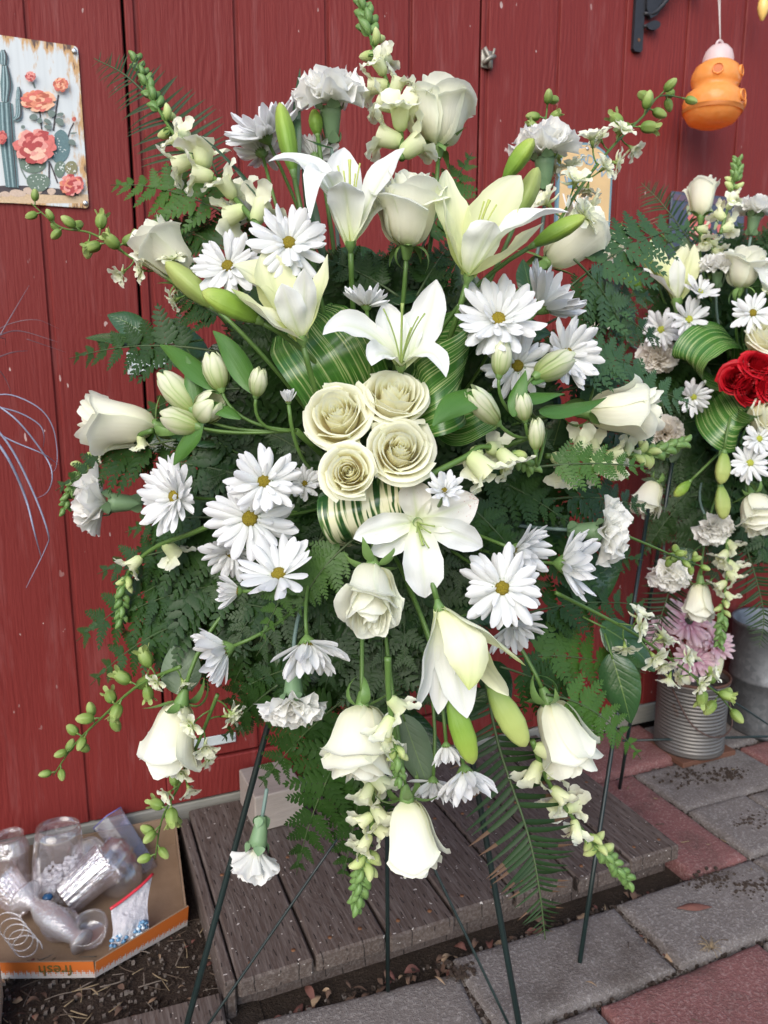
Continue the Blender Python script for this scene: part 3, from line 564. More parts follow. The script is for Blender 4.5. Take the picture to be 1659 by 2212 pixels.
# bulb
bb = thing('string_light_bulb', 'yellow string light bulb in green socket at the top corner', 'light bulb', Matrix.Translation(P(1646, 46, 2.05)) @ Matrix.Scale(2.05/FPX, 4))
ob('glass', MB().lathe([(0, 0), (4, 2), (9, 14), (12, 26), (11, 38), (7, 46), (7, 50)], 20).make('glass', plain('yellow_glass', (.78, .52, .16), .2, .5, 0, 10., .08)), bb); ob('socket', MB().lathe([(8, 48), (9, 50), (9, 76), (0, 78)], 14).make('socket', plain('green_socket', (.05, .10, .10), .5)), bb)
world_part('wire', MB().tube(spline([bb.matrix_basis @ Vector((0, 0, 78)), P(1600, -60, 2.08), P(1500, -95, 2.1)], 8), .002, 6).make('wire', WIRE), bb)

# ------------------------------------------------------------------ cardboard tray and glassware
q = NT('brown_cardboard'); CARD = q.fin(q.pbr(q.mix(q.noise(q.pos(), 22., 4.), (.17, .11, .068), (.26, .18, .12)), .85, q.bump(q.noise(q.pos((1, 1, .1)), 200., 2.), .0006), .2))  # board tone darkened along with the print, shade put into the colour
q = NT('printed_cardboard'); sx = q.n('ShaderNodeSeparateXYZ'); q.l(q.pos(), sx.inputs[0]); hz = q.math('MULTIPLY_ADD', sx.outputs[2], 36., -.75); dv = q.vor(q.pos(), 230., 'F1', 0.0).outputs['Distance']
q_or = q.math('GREATER_THAN', q.math('ADD', hz, q.math('MULTIPLY', q.math('SUBTRACT', .4, dv), .9)), .5); PRINT = q.fin(q.pbr(q.mix(q_or, (.42, .38, .36), (.42, .105, .018)), .6, None, .4))  # print tones lowered so the shade on the tray sits in the colour
tray = thing('cardboard_tray', 'open orange printed cardboard tray full of glassware on the soil', 'tray')
ft = [PG(-330, 2080, .062), PG(203, 2074, .062), PG(402, 1952, .074)]; foot = [(q_.x, q_.y) for q_ in ft]+[(.185, 1.725), (-.52, 1.752)]; TZ = .024; TH = .038
def panel(a, b, m, th=.0035, h0=TH, h1=TH, lean=.0):
    a, b = np.array(a), np.array(b); d = N(b-a); n = np.array([d[1], -d[0]]); V = []
    for p, hh in ((a, h0), (b, h1)):
        for z in (0, hh):
            for s in (0, -th): o = n*(s+lean*z); V.append((p[0]+o[0], p[1]+o[1], TZ+z))
    return MB().raw(V, [(0, 4, 6, 2), (1, 3, 7, 5), (2, 6, 7, 3), (0, 1, 5, 4), (0, 2, 3, 1), (4, 5, 7, 6)], [0, 1, 1, 1, 1, 1]).make('panel', [m, CARD], False)
ob('panel', panel(foot[0], foot[1], PRINT, lean=.10), tray); ob('panel', panel(foot[1], foot[2], PRINT, h0=.038, h1=.050, lean=.2), tray); ob('panel', panel(foot[2], foot[3], PRINT, h0=.050, h1=.070), tray); ob('panel', panel(foot[3], foot[4], CARD, h0=.075, h1=.07), tray)
ob('base', MB().raw([(x, y, TZ+.003) for x, y in foot], [tuple(range(5))]).make('base', CARD, False), tray)
dF = math.atan2(foot[1][1]-foot[0][1], foot[1][0]-foot[0][0]); pt = PG(115, 2082, .055); pt = PG(118, 2090, .055); tv = Vector((pt.x, foot[1][1]+(pt.x-foot[1][0])*math.tan(dF)-.0042, .045))
text('lettering', 'fresh', .032, Matrix.Translation(tv) @ Matrix.Rotation(dF, 4, 'Z') @ Matrix.Rotation(pi, 4, 'Y') @ FACE, plain('gold_black_print', (.10, .07, .015), .6), tray, .0004)
def thin_glass(name, tint, base, rough, bumpn=None, milk=0.0):
    q = NT(name); tr = q.n('ShaderNodeBsdfTransparent'); q.val(tr.inputs[0], tint); nr = q.bump(q.noise(q.pos(), bumpn[0], 3.), bumpn[1]) if bumpn else None
    gl = q.n('ShaderNodeBsdfGlossy'); gl.inputs['Roughness'].default_value = rough; gl.inputs[0].default_value = (1, 1, 1, 1); lw = q.n('ShaderNodeLayerWeight'); lw.inputs[0].default_value = .35
    if nr is not None: q.l(nr, gl.inputs['Normal']); q.l(nr, lw.inputs['Normal'])
    f = q.math('MULTIPLY_ADD', lw.outputs['Facing'], .55, base, True); mx = q.n('ShaderNodeMixShader'); q.l(f, mx.inputs[0]); q.l(tr.outputs[0], mx.inputs[1]); q.l(gl.outputs[0], mx.inputs[2]); out = mx.outputs[0]
    if milk:
        df = q.n('ShaderNodeBsdfDiffuse'); q.val(df.inputs[0], (.80, .76, .78)); m2 = q.n('ShaderNodeMixShader'); m2.inputs[0].default_value = milk; q.l(out, m2.inputs[1]); q.l(df.outputs[0], m2.inputs[2]); out = m2.outputs[0]
    return q.fin(out)
GLASS = thin_glass('clear_glass', (.95, .95, .96), .05, .04, None, .04); CUT = thin_glass('cut_glass', (.93, .91, .93), .16, .06, (90., .004), .04); PLAS = thin_glass('clear_plastic', (.88, .87, .93), .06, .10, None, .05); FROST = thin_glass('frosted_glass', (.86, .85, .85), .12, .22, (150., .003), .12)
def vessel(outer, th, k=28, f=None):
    inn = [(max(r-th, .0005), z) for r, z in outer[::-1]]; inn[-1] = (inn[-1][0], inn[-1][1]+th*1.6); return MB().lathe([(0.0003, outer[0][1])]+outer+inn+[(0.0003, inn[-1][1])], k, 0, f)
def lean(px, py, z, tx=0.0, ty=0.0, rz=0.0): return Matrix.Translation(PG(px, py, z)) @ Matrix.Rotation(rz, 4, 'Z') @ Matrix.Rotation(tx, 4, 'X') @ Matrix.Rotation(ty, 4, 'Y')
def glass(name, label, me, M, cat='vase'): return tag(ob(name, me, None, M), label, cat)
cutf = lambda t, z: .035*np.abs(np.sin(7*t+z*120))+.03*np.abs(np.sin(7*t-z*120))
pr = [(.026, 0), (.030, .004), (.032, .03), (.034, .07), (.036, .1), (.030, .118), (.026, .128), (.028, .136)]
glass('crystal_vase', 'upright cut crystal vase at the left end of the cardboard tray', vessel(pr, .004, 56, cutf).make('crystal_vase', CUT, False), lean(32, 1925, .03))
tum = lean(128, 1945, .033, -.10, .06)
pr = [(.036, 0), (.044, .006), (.051, .03), (.054, .06), (.052, .095), (.047, .145), (.043, .165)]
glass('tumbler_vase', 'clear smooth tumbler vase half full of white pebbles', vessel(pr, .0025, 40).make('tumbler_vase', GLASS), tum)
pb = MB(); rp = np.random.default_rng(5); n = 0
while n < 620:
    x, y, z = rp.uniform(-.05, .05), rp.uniform(-.05, .05), rp.uniform(.008, .083)
    if math.hypot(x, y) < np.interp(z, [0, .03, .06, .1], [.034, .045, .048, .044]) and z < .066+.35*x: s = .0042; pb.raw(np.array([[a, b, c] for a in (-1, 1) for b in (-1, 1) for c in (-1, 1)])*s*rp.uniform(.5, 1.0, (8, 3))+(x, y, z), [(0, 1, 3, 2), (4, 6, 7, 5), (0, 4, 5, 1), (2, 3, 7, 6), (0, 2, 6, 4), (1, 5, 7, 3)]); n += 1
tag(ob('white_pebbles', pb.make('white_pebbles', plain('white_stone', (.80, .78, .80), .7), False), None, tum), 'heap of white pebbles inside the clear tumbler vase', 'pebbles', kind='stuff')
hexm = vessel([(.028, 0), (.032, .01), (.040, .15), (.041, .165)], .0022, 6).make('hexagonal_vase', PLAS, False)
hexv = glass('hexagonal_vase', 'tilted clear plastic six sided vase leaning at the back of the tray', hexm, Matrix.Translation(P(322, 1895, 1.76)) @ (P(242, 1782, 1.80)-P(322, 1895, 1.76)).to_track_quat('Z', 'Y').to_matrix().to_4x4())
ob('rim', MB().tube([(.0405*math.cos(a), .0405*math.sin(a), .165) for a in np.arange(7)*pi/3], .0016, 6).make('rim', plain('blue_violet_rim', (.16, .15, .36), .25)), hexv)
glass('glass_bowl', 'clear ribbed glass bowl lying on its side behind the zip bag', vessel([(.018, 0), (.03, .006), (.045, .03), (.05, .06), (.047, .085), (.052, .10)], .003, 48, lambda t, z: .02*np.abs(np.sin(9*t))).make('glass_bowl', GLASS), Matrix.Translation(P(285, 1925, 1.66)) @ (P(215, 1835, 1.72)-P(285, 1925, 1.66)).to_track_quat('Z', 'Y').to_matrix().to_4x4(), 'bowl')
glass('cut_glass_tumbler', 'star cut crystal tumbler tilted in the middle of the tray', vessel([(.028, 0), (.034, .004), (.037, .05), (.042, .10), (.043, .108)], .0045, 64, lambda t, z: .05*np.abs(np.sin(8*t+z*70))+.04*np.abs(np.sin(8*t-z*70))).make('cut_glass_tumbler', CUT, False), Matrix.Translation(P(140, 1945, 1.60)) @ (P(225, 1868, 1.64)-P(140, 1945, 1.60)).to_track_quat('Z', 'Y').to_matrix().to_4x4(), 'tumbler')
glass('bud_vase', 'frosted slim bud vase lying across the front of the tray', vessel([(.024, 0), (.022, .006), (.014, .02), (.022, .05), (.026, .08), (.022, .115), (.012, .140), (.014, .152), (.032, .168), (.034, .172)], .003, 32, lambda t, z: .03*np.abs(np.sin(6*t+z*60))).make('bud_vase', FROST), Matrix.Translation(PG(178, 2036, .06)) @ (PG(38, 1925, .10)-PG(178, 2036, .06)).to_track_quat('Z', 'Y').to_matrix().to_4x4())
co = MB(); hx = [PG(62-11*a/6.28*.6, 2050-8*a/6.28*2.0, .06) + cv(.026*math.cos(a), .026*math.sin(a)*.9, .006*a/6.28) for a in np.linspace(0, 4.6*6.28, 110)]; co.tube(hx, .0015, 6)
glass('plastic_coil', 'coil of clear plastic rings at the front left of the tray', co.make('plastic_coil', FROST), None, 'coil')
glass('glass_dish', 'small round clear glass dish beside the bag of beads', vessel([(.022, 0), (.03, .004), (.036, .02), (.037, .032)], .003, 40, lambda t, z: .02*np.abs(np.sin(10*t))).make('glass_dish', GLASS), Matrix.Translation(PG(200, 2022, .045)) @ Vector((-.2, -.3, .9)).to_track_quat('Z', 'Y').to_matrix().to_4x4(), 'dish')
glass('blue_gem', 'single dark blue glass gem under the pebble vase', MB().lathe([(0, -.006), (.008, -.004), (.011, 0), (.008, .005), (0, .007)], 16).make('blue_gem', plain('blue_glass', (.02, .08, .18), .1)), Matrix.Translation(P(103, 1938, 1.575)), 'gem')
glass('ribbed_cup', 'clear ribbed cup lying behind the bud vase', vessel([(.020, 0), (.026, .004), (.03, .04), (.036, .085), (.038, .09)], .003, 60, lambda t, z: .03*np.abs(np.sin(10*t))).make('ribbed_cup', CUT, False), Matrix.Translation(PG(62, 1968, .05)) @ Vector((-.5, .4, .6)).to_track_quat('Z', 'Y').to_matrix().to_4x4(), 'cup')
glass('stacked_glass', 'clear stemless glass lying on its side beside the hexagonal vase', vessel([(.018, 0), (.03, .006), (.038, .03), (.038, .06), (.032, .09)], .0025, 40).make('stacked_glass', GLASS), Matrix.Translation(PG(214, 1912, .06)) @ Vector((.5, .5, .5)).to_track_quat('Z', 'Y').to_matrix().to_4x4(), 'glass')
glass('glass_saucer', 'flat clear glass saucer leaning at the back of the tray', vessel([(.035, 0), (.04, .003), (.041, .010)], .003, 40).make('glass_saucer', GLASS), Matrix.Translation(PG(196, 1850, .10)) @ Vector((-.5, -.6, .5)).to_track_quat('Z', 'Y').to_matrix().to_4x4(), 'saucer')
glass('pressed_dish', 'small pressed glass dish between bud vase and cut tumbler', vessel([(.02, 0), (.03, .004), (.034, .016), (.036, .022)], .003, 48, lambda t, z: .04*np.abs(np.sin(12*t))).make('pressed_dish', CUT, False), Matrix.Translation(PG(128, 2010, .04)) @ Vector((.1, -.2, .9)).to_track_quat('Z', 'Y').to_matrix().to_4x4(), 'dish')
# zip bag with blue beads
bag = thing('zip_bag', 'clear zip bag with red seal holding pale blue beads', 'bag')
q = NT('thin_film'); fil = q.n('ShaderNodeBsdfTransparent'); fil.inputs[0].default_value = (.93, .93, .95, 1); mx = q.n('ShaderNodeMixShader'); mx.inputs[0].default_value = .62; q.l(fil.outputs[0], mx.inputs[1]); q.l(q.pbr((.66, .64, .68), .12, q.bump(q.noise(q.pos(), 55., 4., .7), .008), .8), mx.inputs[2]); FILM = q.fin(mx.outputs[0])
cor = [PG(330, 1888, .13), PG(238, 1964, .11), PG(322, 2008, .055), PG(236, 2052, .045)]
for off in (.006, -.008):
    G = np.zeros((18, 14, 3))
    for i in range(18):
        for j in range(14):
            u, w = i/17, j/13; a = cor[0].lerp(cor[1], w); b = cor[2].lerp(cor[3], w); p = a.lerp(b, u); bul = math.sin(u*pi*.95)*math.sin(w*pi)
            p = p+cv(-.012*math.sin(pi*u)*(.5-w), 0, 0)-cF*(off*3.2*bul*(.4+u)+.0035*math.sin(11*u+5*w+off*900)*bul+.002*math.sin(23*w-9*u)); G[i, j] = p
    ob('film', MB().grid(G).make('film', FILM), bag)
ob('zip_seal', MB().tube(spline([cor[0], cor[0].lerp(cor[1], .35)+cv(.008, .004, .006), cor[0].lerp(cor[1], .7)+cv(.002, 0, .006), cor[1]], 14), .0032, 6).make('zip_seal', plain('red_zip', (.50, .03, .045), .3)), bag)
bd = MB()
for _ in range(90):
    a, w = U(.72, .97), U(.08, .92); p = cor[0].lerp(cor[1], w).lerp(cor[2].lerp(cor[3], w), a)-cF*U(-.010, .012); bd.lathe([(0, -.0042), (.0042, -.001), (.0046, .001), (0, .0042)], 7, int(U(0, 2)), M=Matrix.Translation(p))
o = ob('beads', bd.make('beads', [plain('pale_bead', (.45, .52, .58), .15), plain('blue_bead', (.10, .22, .36), .15)]), bag); o['kind'] = 'stuff'

# ------------------------------------------------------------------ bucket, can
GALV = None
q = NT('galvanised'); v = q.vor(q.pos(), 60.); n1 = q.noise(q.pos(), 14., 5., .7); c = q.mix(v.outputs['Color'], (.13, .14, .15), (.20, .21, .225)); c = q.mix(q.ramp(n1, [(.45, (0, 0, 0)), (.7, (1, 1, 1))]), c, (.09, .09, .095)); GALV = q.fin(q.pbr(c, .55, q.bump(n1, .001), .5, .55))
q = NT('rusty_tin'); n1 = q.noise(q.pos(), 18., 5., .7); c = q.mix(n1, (.20, .19, .18), (.13, .12, .112)); c = q.mix(q.ramp(n1, [(.60, (0, 0, 0)), (.72, (1, 1, 1))]), c, (.13, .065, .04)); TIN = q.fin(q.pbr(c, .5, None, .5, .6))
bk = thing('galvanised_bucket', 'tall grey galvanised flower bucket standing by the red wall', 'bucket', Matrix.Translation((1.985, 1.615, .03)))
BR = .120
ob('body', MB().lathe([(.001, .006), (BR*.9, .006), (BR*.93, .0), (BR*.94, .012), (BR*.93, .03), (BR*.945, .10), (BR*.965, .17), (BR*.985, .172), (BR*.985, .180), (BR*.965, .182), (BR*.98, .28), (BR*1.0, .34), (BR*1.03, .345), (BR*1.03, .355), (BR*.97, .35), (BR*.9, .02), (.001, .02)], 48).make('body', GALV), bk)
for a in (2.6, 5.7): ob('handle', MB().tube([Vector((math.cos(a+t*.25)*BR*1.03, math.sin(a+t*.25)*BR*1.03, .27))+Vector((math.cos(a), math.sin(a), 0))*.028*(1-t*t) for t in np.linspace(-1, 1, 9)], .004, 6).make('handle', GALV), bk)
cn = thing('ridged_tin_can', 'rusty ridged tin can with wire handle holding pink flowers', 'can', Matrix.Translation((1.655, 1.600, .046)))
prof = [(.001, .004), (.094, .004), (.098, 0), (.099, .006)]+[(.0965+.0022*math.sin(i*pi), .012+i*.0055) for i in np.arange(0, 34, .5)]+[(.099, .206), (.101, .21), (.101, .218), (.096, .216), (.094, .02), (.001, .02)]
ob('body', MB().lathe(prof, 44).make('body', TIN), cn)
ob('rim', MB().lathe([(.0985, .214), (.1025, .216), (.1025, .223), (.0985, .224), (.0955, .216)], 44).make('rim', plain('brown_rust', (.10, .05, .035), .7, .4, .3)), cn)
ob('handle', MB().tube(spline([(-.098, -.02, .20), (-.080, -.085, .115), (-.01, -.112, .075), (.06, -.098, .10), (.098, -.02, .20)], 20), .0024, 6).make('handle', plain('rust_wire', (.09, .055, .045), .6, .4, .4)), cn)
tag(ob('brown_plinth', MB().box((0, 0, 0), (.10, .085, .008), bev=.002).make('brown_plinth', wood_mat('rust_board', (.10, .045, .03), (.17, .08, .05)), False), None, Matrix.Translation((1.655, 1.600, .0555-.0175))), 'flat rust brown board under the ridged tin can', 'board')

# ------------------------------------------------------------------ wispy strands at the far left
ws = thing('wispy_grass', 'thin grey blue trailing grass blades at the left edge', 'grass', Matrix.Translation(P(-60, 880, 1.42)))
WM = [plain('grey_blade', (.19, .15, .17), .5), plain('blue_blade', (.24, .27, .37), .35)]
def zb(x, y): return (x*.3226, 603.5+y*.3226)
for pts, w, k in (([(-60, 480), (60, 270), (195, 40)], 1.0, 0), ([(-60, 400), (120, 345), (390, 420)], .9, 0), ([(-80, 380), (60, 300), (240, 270), (395, 330)], .6, 0), ([(-60, 540), (80, 490), (185, 478)], .9, 0), ([(180, 400), (440, 488)], .5, 0), ([(-80, 540), (20, 640), (80, 765)], .8, 0), ([(-80, 780), (80, 775), (260, 860), (350, 980), (382, 1140), (375, 1260), (335, 1300)], 1.0, 1), ([(-80, 840), (120, 890), (260, 970), (295, 1050), (288, 1125)], 1.1, 1), ([(-80, 800), (120, 950), (300, 1180), (350, 1310), (320, 1420), (240, 1470)], 1.4, 1), ([(-60, 1010), (100, 1090), (290, 1170), (390, 1240)], 1.3, 1), ([(-80, 930), (80, 1140), (220, 1420), (320, 1690), (310, 1790), (175, 2065)], 1.7, 1), ([(-80, 1010), (60, 1210), (170, 1460), (230, 1690), (278, 1865)], 2.2, 1), ([(0, 390), (35, 400), (36, 445)], .6, 0)):
    L = spline([P(*zb(x, y), 1.42+.12*i/len(pts)+U(-.02, .02)) for i, (x, y) in enumerate(pts)], 26); r = w*.0013*np.interp(np.linspace(0, 1, 26), [0, .5, 1], [1, .8, .25]); world_part('blade', MB().tube(L, r, 5).make('blade', WM[k]), ws)

# ------------------------------------------------------------------ easels
ez = thing('wire_easel', 'dark green wire easel carrying the big white flower spray', 'easel', Matrix.Translation(PG(838, 2140, .03)))
fL, fR, fB = PG(368, 2345, .03), PG(1142, 2330, .03), PG(838, 2140, .03)
tL, tR, tB = P(700, 1120, 1.20), P(927, 1120, 1.20), P(832, 1120, 1.24)
def rod(par, a, b, r, name='leg'): world_part(name, MB().tube(spline([a, (Vector(a)+Vector(b))/2, b], 5), r, 8).make(name, WIRE), par)
rod(ez, tL, fL, .0052); rod(ez, tR, fR, .0052); rod(ez, tB, fB, .0040)
rod(ez, P(770, 1752, 1.325), P(374, 2322, 1.27), .0024, 'brace'); rod(ez, P(880, 1755, 1.325), P(1140, 2300, 1.28), .0024, 'brace'); rod(ez, P(690, 1160, 1.2), P(940, 1160, 1.2), .004, 'crossbar'); rod(ez, P(765, 1752, 1.322), P(884, 1755, 1.322), .003, 'crossbar')
e2 = thing('wire_easel', 'dark wire easel under the second spray with red roses', 'easel', Matrix.Translation(PG(1252, 2080, .03)))
rod(e2, P(1400, 1100, 1.78), PG(1252, 2080, .03), .0045); rod(e2, P(1452, 1000, 1.86), PG(1338, 1705, .03), .0045); rod(e2, P(1900, 1100, 1.80), PG(1985, 1960, .03), .0045)
rod(e2, PG(1345, 1600, .10), PG(1760, 1588, .06), .0036, 'crossbar'); rod(e2, P(1440, 1420, 1.9), P(1720, 1605, 1.95), .0022, 'brace')
# ------------------------------------------------------------------ flower materials
W_ROSE = petal_mat('rose_cream', [(0, (.78, .80, .50)), (.16, (.90, .88, .70)), (.6, (.94, .925, .83)), (1, (.93, .93, .84))], .40, .5, .55, edge=(.86, .89, .72))
W_ROSEC = petal_mat('rose_cream_open', [(0, (.97, .90, .66)), (.45, (.98, .93, .73)), (.85, (.98, .96, .80)), (1, (.97, .965, .84))], .48, .5, .45, edge=(.88, .90, .72))
R_ROSE = petal_mat('rose_red', [(0, (.20, .002, .004)), (.6, (.40, .004, .010)), (1, (.52, .008, .018))], .18, .42, .25)
LILY_W = petal_mat('lily_white', [(0, (.62, .70, .34)), (.16, (.82, .84, .68)), (.45, (.85, .86, .84)), (1, (.86, .86, .86))], .30, .42, .5, uvein=18., rib=(.56, .66, .30))
LILY_Y = petal_mat('lily_lemon', [(0, (.52, .62, .20)), (.25, (.70, .74, .36)), (.7, (.80, .81, .52)), (1, (.83, .84, .64))], .34, .42, .5, uvein=18., rib=(.56, .66, .30))
LILY_G = petal_mat('lily_lime_tip', [(0, (.78, .80, .50)), (.45, (.84, .84, .68)), (.8, (.80, .82, .50)), (1, (.60, .69, .24))], .30, .42, .5, uvein=18.)
LILY_S = petal_mat('lily_spotted', [(0, (.68, .74, .44)), (.3, (.84, .83, .76)), (1, (.85, .80, .76))], .30, .45, .5, spots=(.50, .16, .08), uvein=18., rib=(.56, .66, .30))
DAISY = petal_mat('daisy_white', [(0, (.66, .70, .42)), (.16, (.84, .85, .84)), (1, (.87, .865, .90))], .36, .5, .5, uvein=9.)
CARN = petal_mat('carnation_white', [(0, (.74, .76, .55)), (.4, (.94, .93, .90)), (1, (.96, .95, .94))], .42, .55, .3)
CARNC = petal_mat('carnation_cream', [(0, (.70, .60, .42)), (.5, (.85, .78, .68)), (1, (.89, .85, .80))], .40, .55, .4)
SNAP = petal_mat('snap_ivory', [(0, (.66, .74, .36)), (.4, (.84, .86, .60)), (1, (.91, .91, .80))], .36, .5, .3)
SNAPB = petal_mat('snap_bud', [(0, (.30, .42, .12)), (.5, (.52, .62, .24)), (1, (.70, .75, .38))], .25, .5, .3)
LARK = petal_mat('larkspur_ivory', [(0, (.50, .60, .24)), (.35, (.80, .83, .58)), (1, (.90, .90, .80))], .36, .5, .4)
LARKB = petal_mat('larkspur_bud', [(0, (.15, .25, .05)), (.5, (.27, .38, .10)), (1, (.45, .53, .20))], .25, .45, .5, uvein=7.)
ALST = petal_mat('alstroemeria_bud', [(0, (.26, .33, .08)), (.4, (.60, .64, .38)), (.8, (.80, .79, .62)), (1, (.74, .80, .50))], .25, .5, .6, edge=(.20, .32, .07), uvein=8., rib=(.20, .34, .07))
MUMP = petal_mat('mum_mauve', [(0, (.40, .09, .22)), (.35, (.62, .34, .45)), (1, (.76, .60, .64))], .25, .5, .5, uvein=9.)
BUDG = petal_mat('lily_bud_green', [(0, (.13, .25, .035)), (.5, (.22, .36, .05)), (.85, (.33, .45, .08)), (1, (.42, .48, .13))], .12, .38, .8, uvein=30.)
BUDY = petal_mat('lily_bud_pale', [(0, (.22, .33, .07)), (.5, (.38, .46, .14)), (1, (.48, .54, .18))], .18, .4, .5, uvein=30.)
q = NT('daisy_disc'); v = q.vor(q.pos(obj=True), 46.); sx = q.n('ShaderNodeSeparateXYZ'); q.l(q.pos(obj=True), sx.inputs[0]); c = q.mix(v.outputs['Distance'], (.52, .41, .035), (.19, .145, .012)); c = q.mix(q.math('MULTIPLY', sx.outputs[2], 7., None, True), (.20, .15, .012), c); DISC = q.fin(q.pbr(c, .7, q.bump(v.outputs['Distance'], -.003, .9), .3))
DISCG = plain('green_disc', (.30, .32, .04), .7, .3, 0, 300., .5); DISCD = plain('dark_disc', (.03, .035, .022), .8, .3, 0, 300., .5)
STEM = leaf_mat('stem_green', (.06, .125, .025), (.11, .20, .045), .42, .05, kind='flat'); STEMD = leaf_mat('stem_dark', (.03, .06, .02), (.07, .10, .035), .5, .03, kind='flat'); STEMB = leaf_mat('carnation_stem', (.10, .16, .15), (.17, .24, .20), .5, .03, kind='flat')
CALYX = leaf_mat('calyx_green', (.10, .20, .05), (.20, .32, .10), .42, .12, kind='flat'); CALB = leaf_mat('carnation_calyx', (.11, .20, .10), (.20, .31, .16), .45, .1, kind='flat')
FERN = leaf_mat('fern_green', (.010, .032, .005), (.027, .070, .011), .42, .15, kind='flat', spec=.35); FERNL = leaf_mat('fern_light', (.032, .085, .012), (.060, .135, .020), .46, .18, kind='flat', spec=.4); FERNG = leaf_mat('fern_sky_tint', (.026, .066, .020), (.055, .112, .036), .42, .12, kind='flat', spec=.45)  # the bluish fern has the sky's reflection tinted into its base colour
SWORD = leaf_mat('sword_fern', (.009, .026, .008), (.024, .055, .013), .5, .1, kind='flat', spec=.3); RUSTF = leaf_mat('sword_fern_tip', (.075, .040, .020), (.12, .062, .030), .6, .1, kind='flat')
SALAL = leaf_mat('salal_leaf', (.018, .052, .018), (.040, .098, .030), .26, .08, 4., spec=.6); SALALB = leaf_mat('salal_underside', (.075, .115, .060), (.115, .165, .095), .5, .1, 4.); ALEAF = leaf_mat('alstroemeria_leaf', (.045, .125, .020), (.085, .200, .036), .34, .18, 14., 'long'); BLADE = leaf_mat('lily_grass', (.012, .042, .018), (.028, .075, .028), .35, .08, 12., 'long')
ASPI = leaf_mat('aspidistra', (.012, .055, .010), (.040, .120, .022), .24, .10, 16., 'long', .6, [(0, (.020, .075, .012)), (.46, (.045, .14, .022)), (.545, (.085, .21, .038)), (.59, (.40, .46, .20)), (.64, (.07, .18, .033))])
ASPW = leaf_mat('aspidistra_striped', (.012, .05, .012), (.7, .7, .5), .26, .10, 5., 'long', .6, [(0, (.010, .045, .012)), (.44, (.020, .075, .018)), (.47, (.12, .2, .06)), (.50, (.72, .70, .46)), (.60, (.76, .73, .52)), (.62, (.03, .09, .02)), (1, (.02, .06, .02))])

# ------------------------------------------------------------------ petals
def rose_petal(name, th0, ha, R, Hh, flare, roll, sd, mat, base=.0, cup=0.0):
    r = np.random.default_rng(sd); nu, nw = 13, 11; u = np.linspace(0, 1, nu)[:, None]; w = np.linspace(-1, 1, nw)[None, :]
    prof = np.interp(u, [0, .05, .13, .3, .5, .7, .85, 1], [.16, .42, .63, .84, .95, .99, 1.0, 1.0])*R
    top = Hh*(1-(.15 if R > .5 or R < .12 else .21)*np.abs(w)**2.2+(.018*np.sin(4*w+sd)+.012*np.sin(9*w+2*sd))*min(1, R/.35)); lip = np.clip((u-(.50 if cup < .05 else .68))/(.50 if cup < .05 else .32), 0, 1); body = np.clip((u-.35)/.65, 0, 1); rim = np.clip((u-.80)/.20, 0, 1)
    dent = 1-.30*np.abs(w)**2
    rr = prof+.055*np.abs(w)**5*lip*(R/.4)+flare*lip**2.0*dent+.010*min(1, R/.35)*np.sin(6*w+sd)*lip**2+R*((.085 if R > .5 else .12)*w+.03*np.abs(w)**2)+.017*min(1, R/.3)*fbm(u*2+0*w, w*1.2+0*u+sd, 2.2, 2, sd)-cup*R*body**1.6
    z = u*top+base-(roll*rim**2+flare*.25*lip**3)*dent
    th = th0+w*ha*np.interp(u, [0, .15, .5, 1], [.75, .95, 1, .84])+.05*np.sin(3*u*pi+sd)*lip
    G = np.stack([rr*np.cos(th), rr*np.sin(th), z+0*th], -1); G = G+r.normal(0, .0022*min(1, R/.35), G.shape)*rim[..., None]
    uv = np.stack([np.broadcast_to((w+1)/2, z.shape), np.broadcast_to(u, z.shape)], -1)
    return MB().grid(G, uv=uv).make(name, mat)
def rose_set(kind, sd, mat):
    r = np.random.default_rng(sd); out = []
    if kind == 'bud':      lay = [(.365, 3, 1.20, .95, .15, .09, 0), (.340, 3, 1.20, 1.0, .10, .05, 0), (.295, 3, 1.15, 1.0, .06, .01, .05), (.24, 3, 1.1, .99, .03, 0, .16), (.18, 3, 1.1, .97, .01, 0, .22), (.11, 2, 1.6, .96, 0, 0, .3)]
    elif kind == 'half':   lay = [(.385, 3, 1.25, .84, .20, .09, 0), (.370, 3, 1.25, .95, .15, .05, 0), (.335, 3, 1.2, 1.0, .11, .03, .03), (.29, 3, 1.15, 1.02, .075, .015, .10), (.24, 3, 1.15, 1.02, .05, .01, .16), (.19, 3, 1.15, 1.01, .03, 0, .22), (.14, 2, 1.6, .99, .015, 0, .28), (.085, 2, 1.6, .97, 0, 0, .3), (.04, 2, 1.5, .96, 0, 0, 0)]
    else:                  lay = [(.56, 4, 1.05, .70, .17, .09, 0), (.535, 3, 1.30, .80, .14, .08, 0), (.49, 3, 1.30, .86, .11, .06, .0), (.435, 3, 1.25, .90, .085, .045, .05), (.375, 3, 1.25, .935, .065, .035, .10), (.315, 3, 1.22, .96, .050, .025, .16), (.255, 3, 1.22, .98, .040, .018, .20), (.195, 2, 1.75, .985, .030, .012, .24), (.14, 2, 1.75, .98, .020, .008, .28), (.09, 2, 1.75, .965, .010, 0, .30), (.045, 2, 1.75, .95, 0, 0, .2)]
    for li, (R, n, ha, h, fl, ro, cu) in enumerate(lay):
        a0 = r.uniform(0, 6.28)
        for i in range(n): out.append(rose_petal('petal', a0+i*2*pi/n+r.uniform(-.14, .14), ha*r.uniform(.92, 1.12), R*r.uniform(.96, 1.04), h*r.uniform(.965, 1.03), fl*(r.uniform(.35, 1.6) if li < 2 else r.uniform(.75, 1.25)), ro, sd*100+li*10+i, mat, cup=cu))
    return out
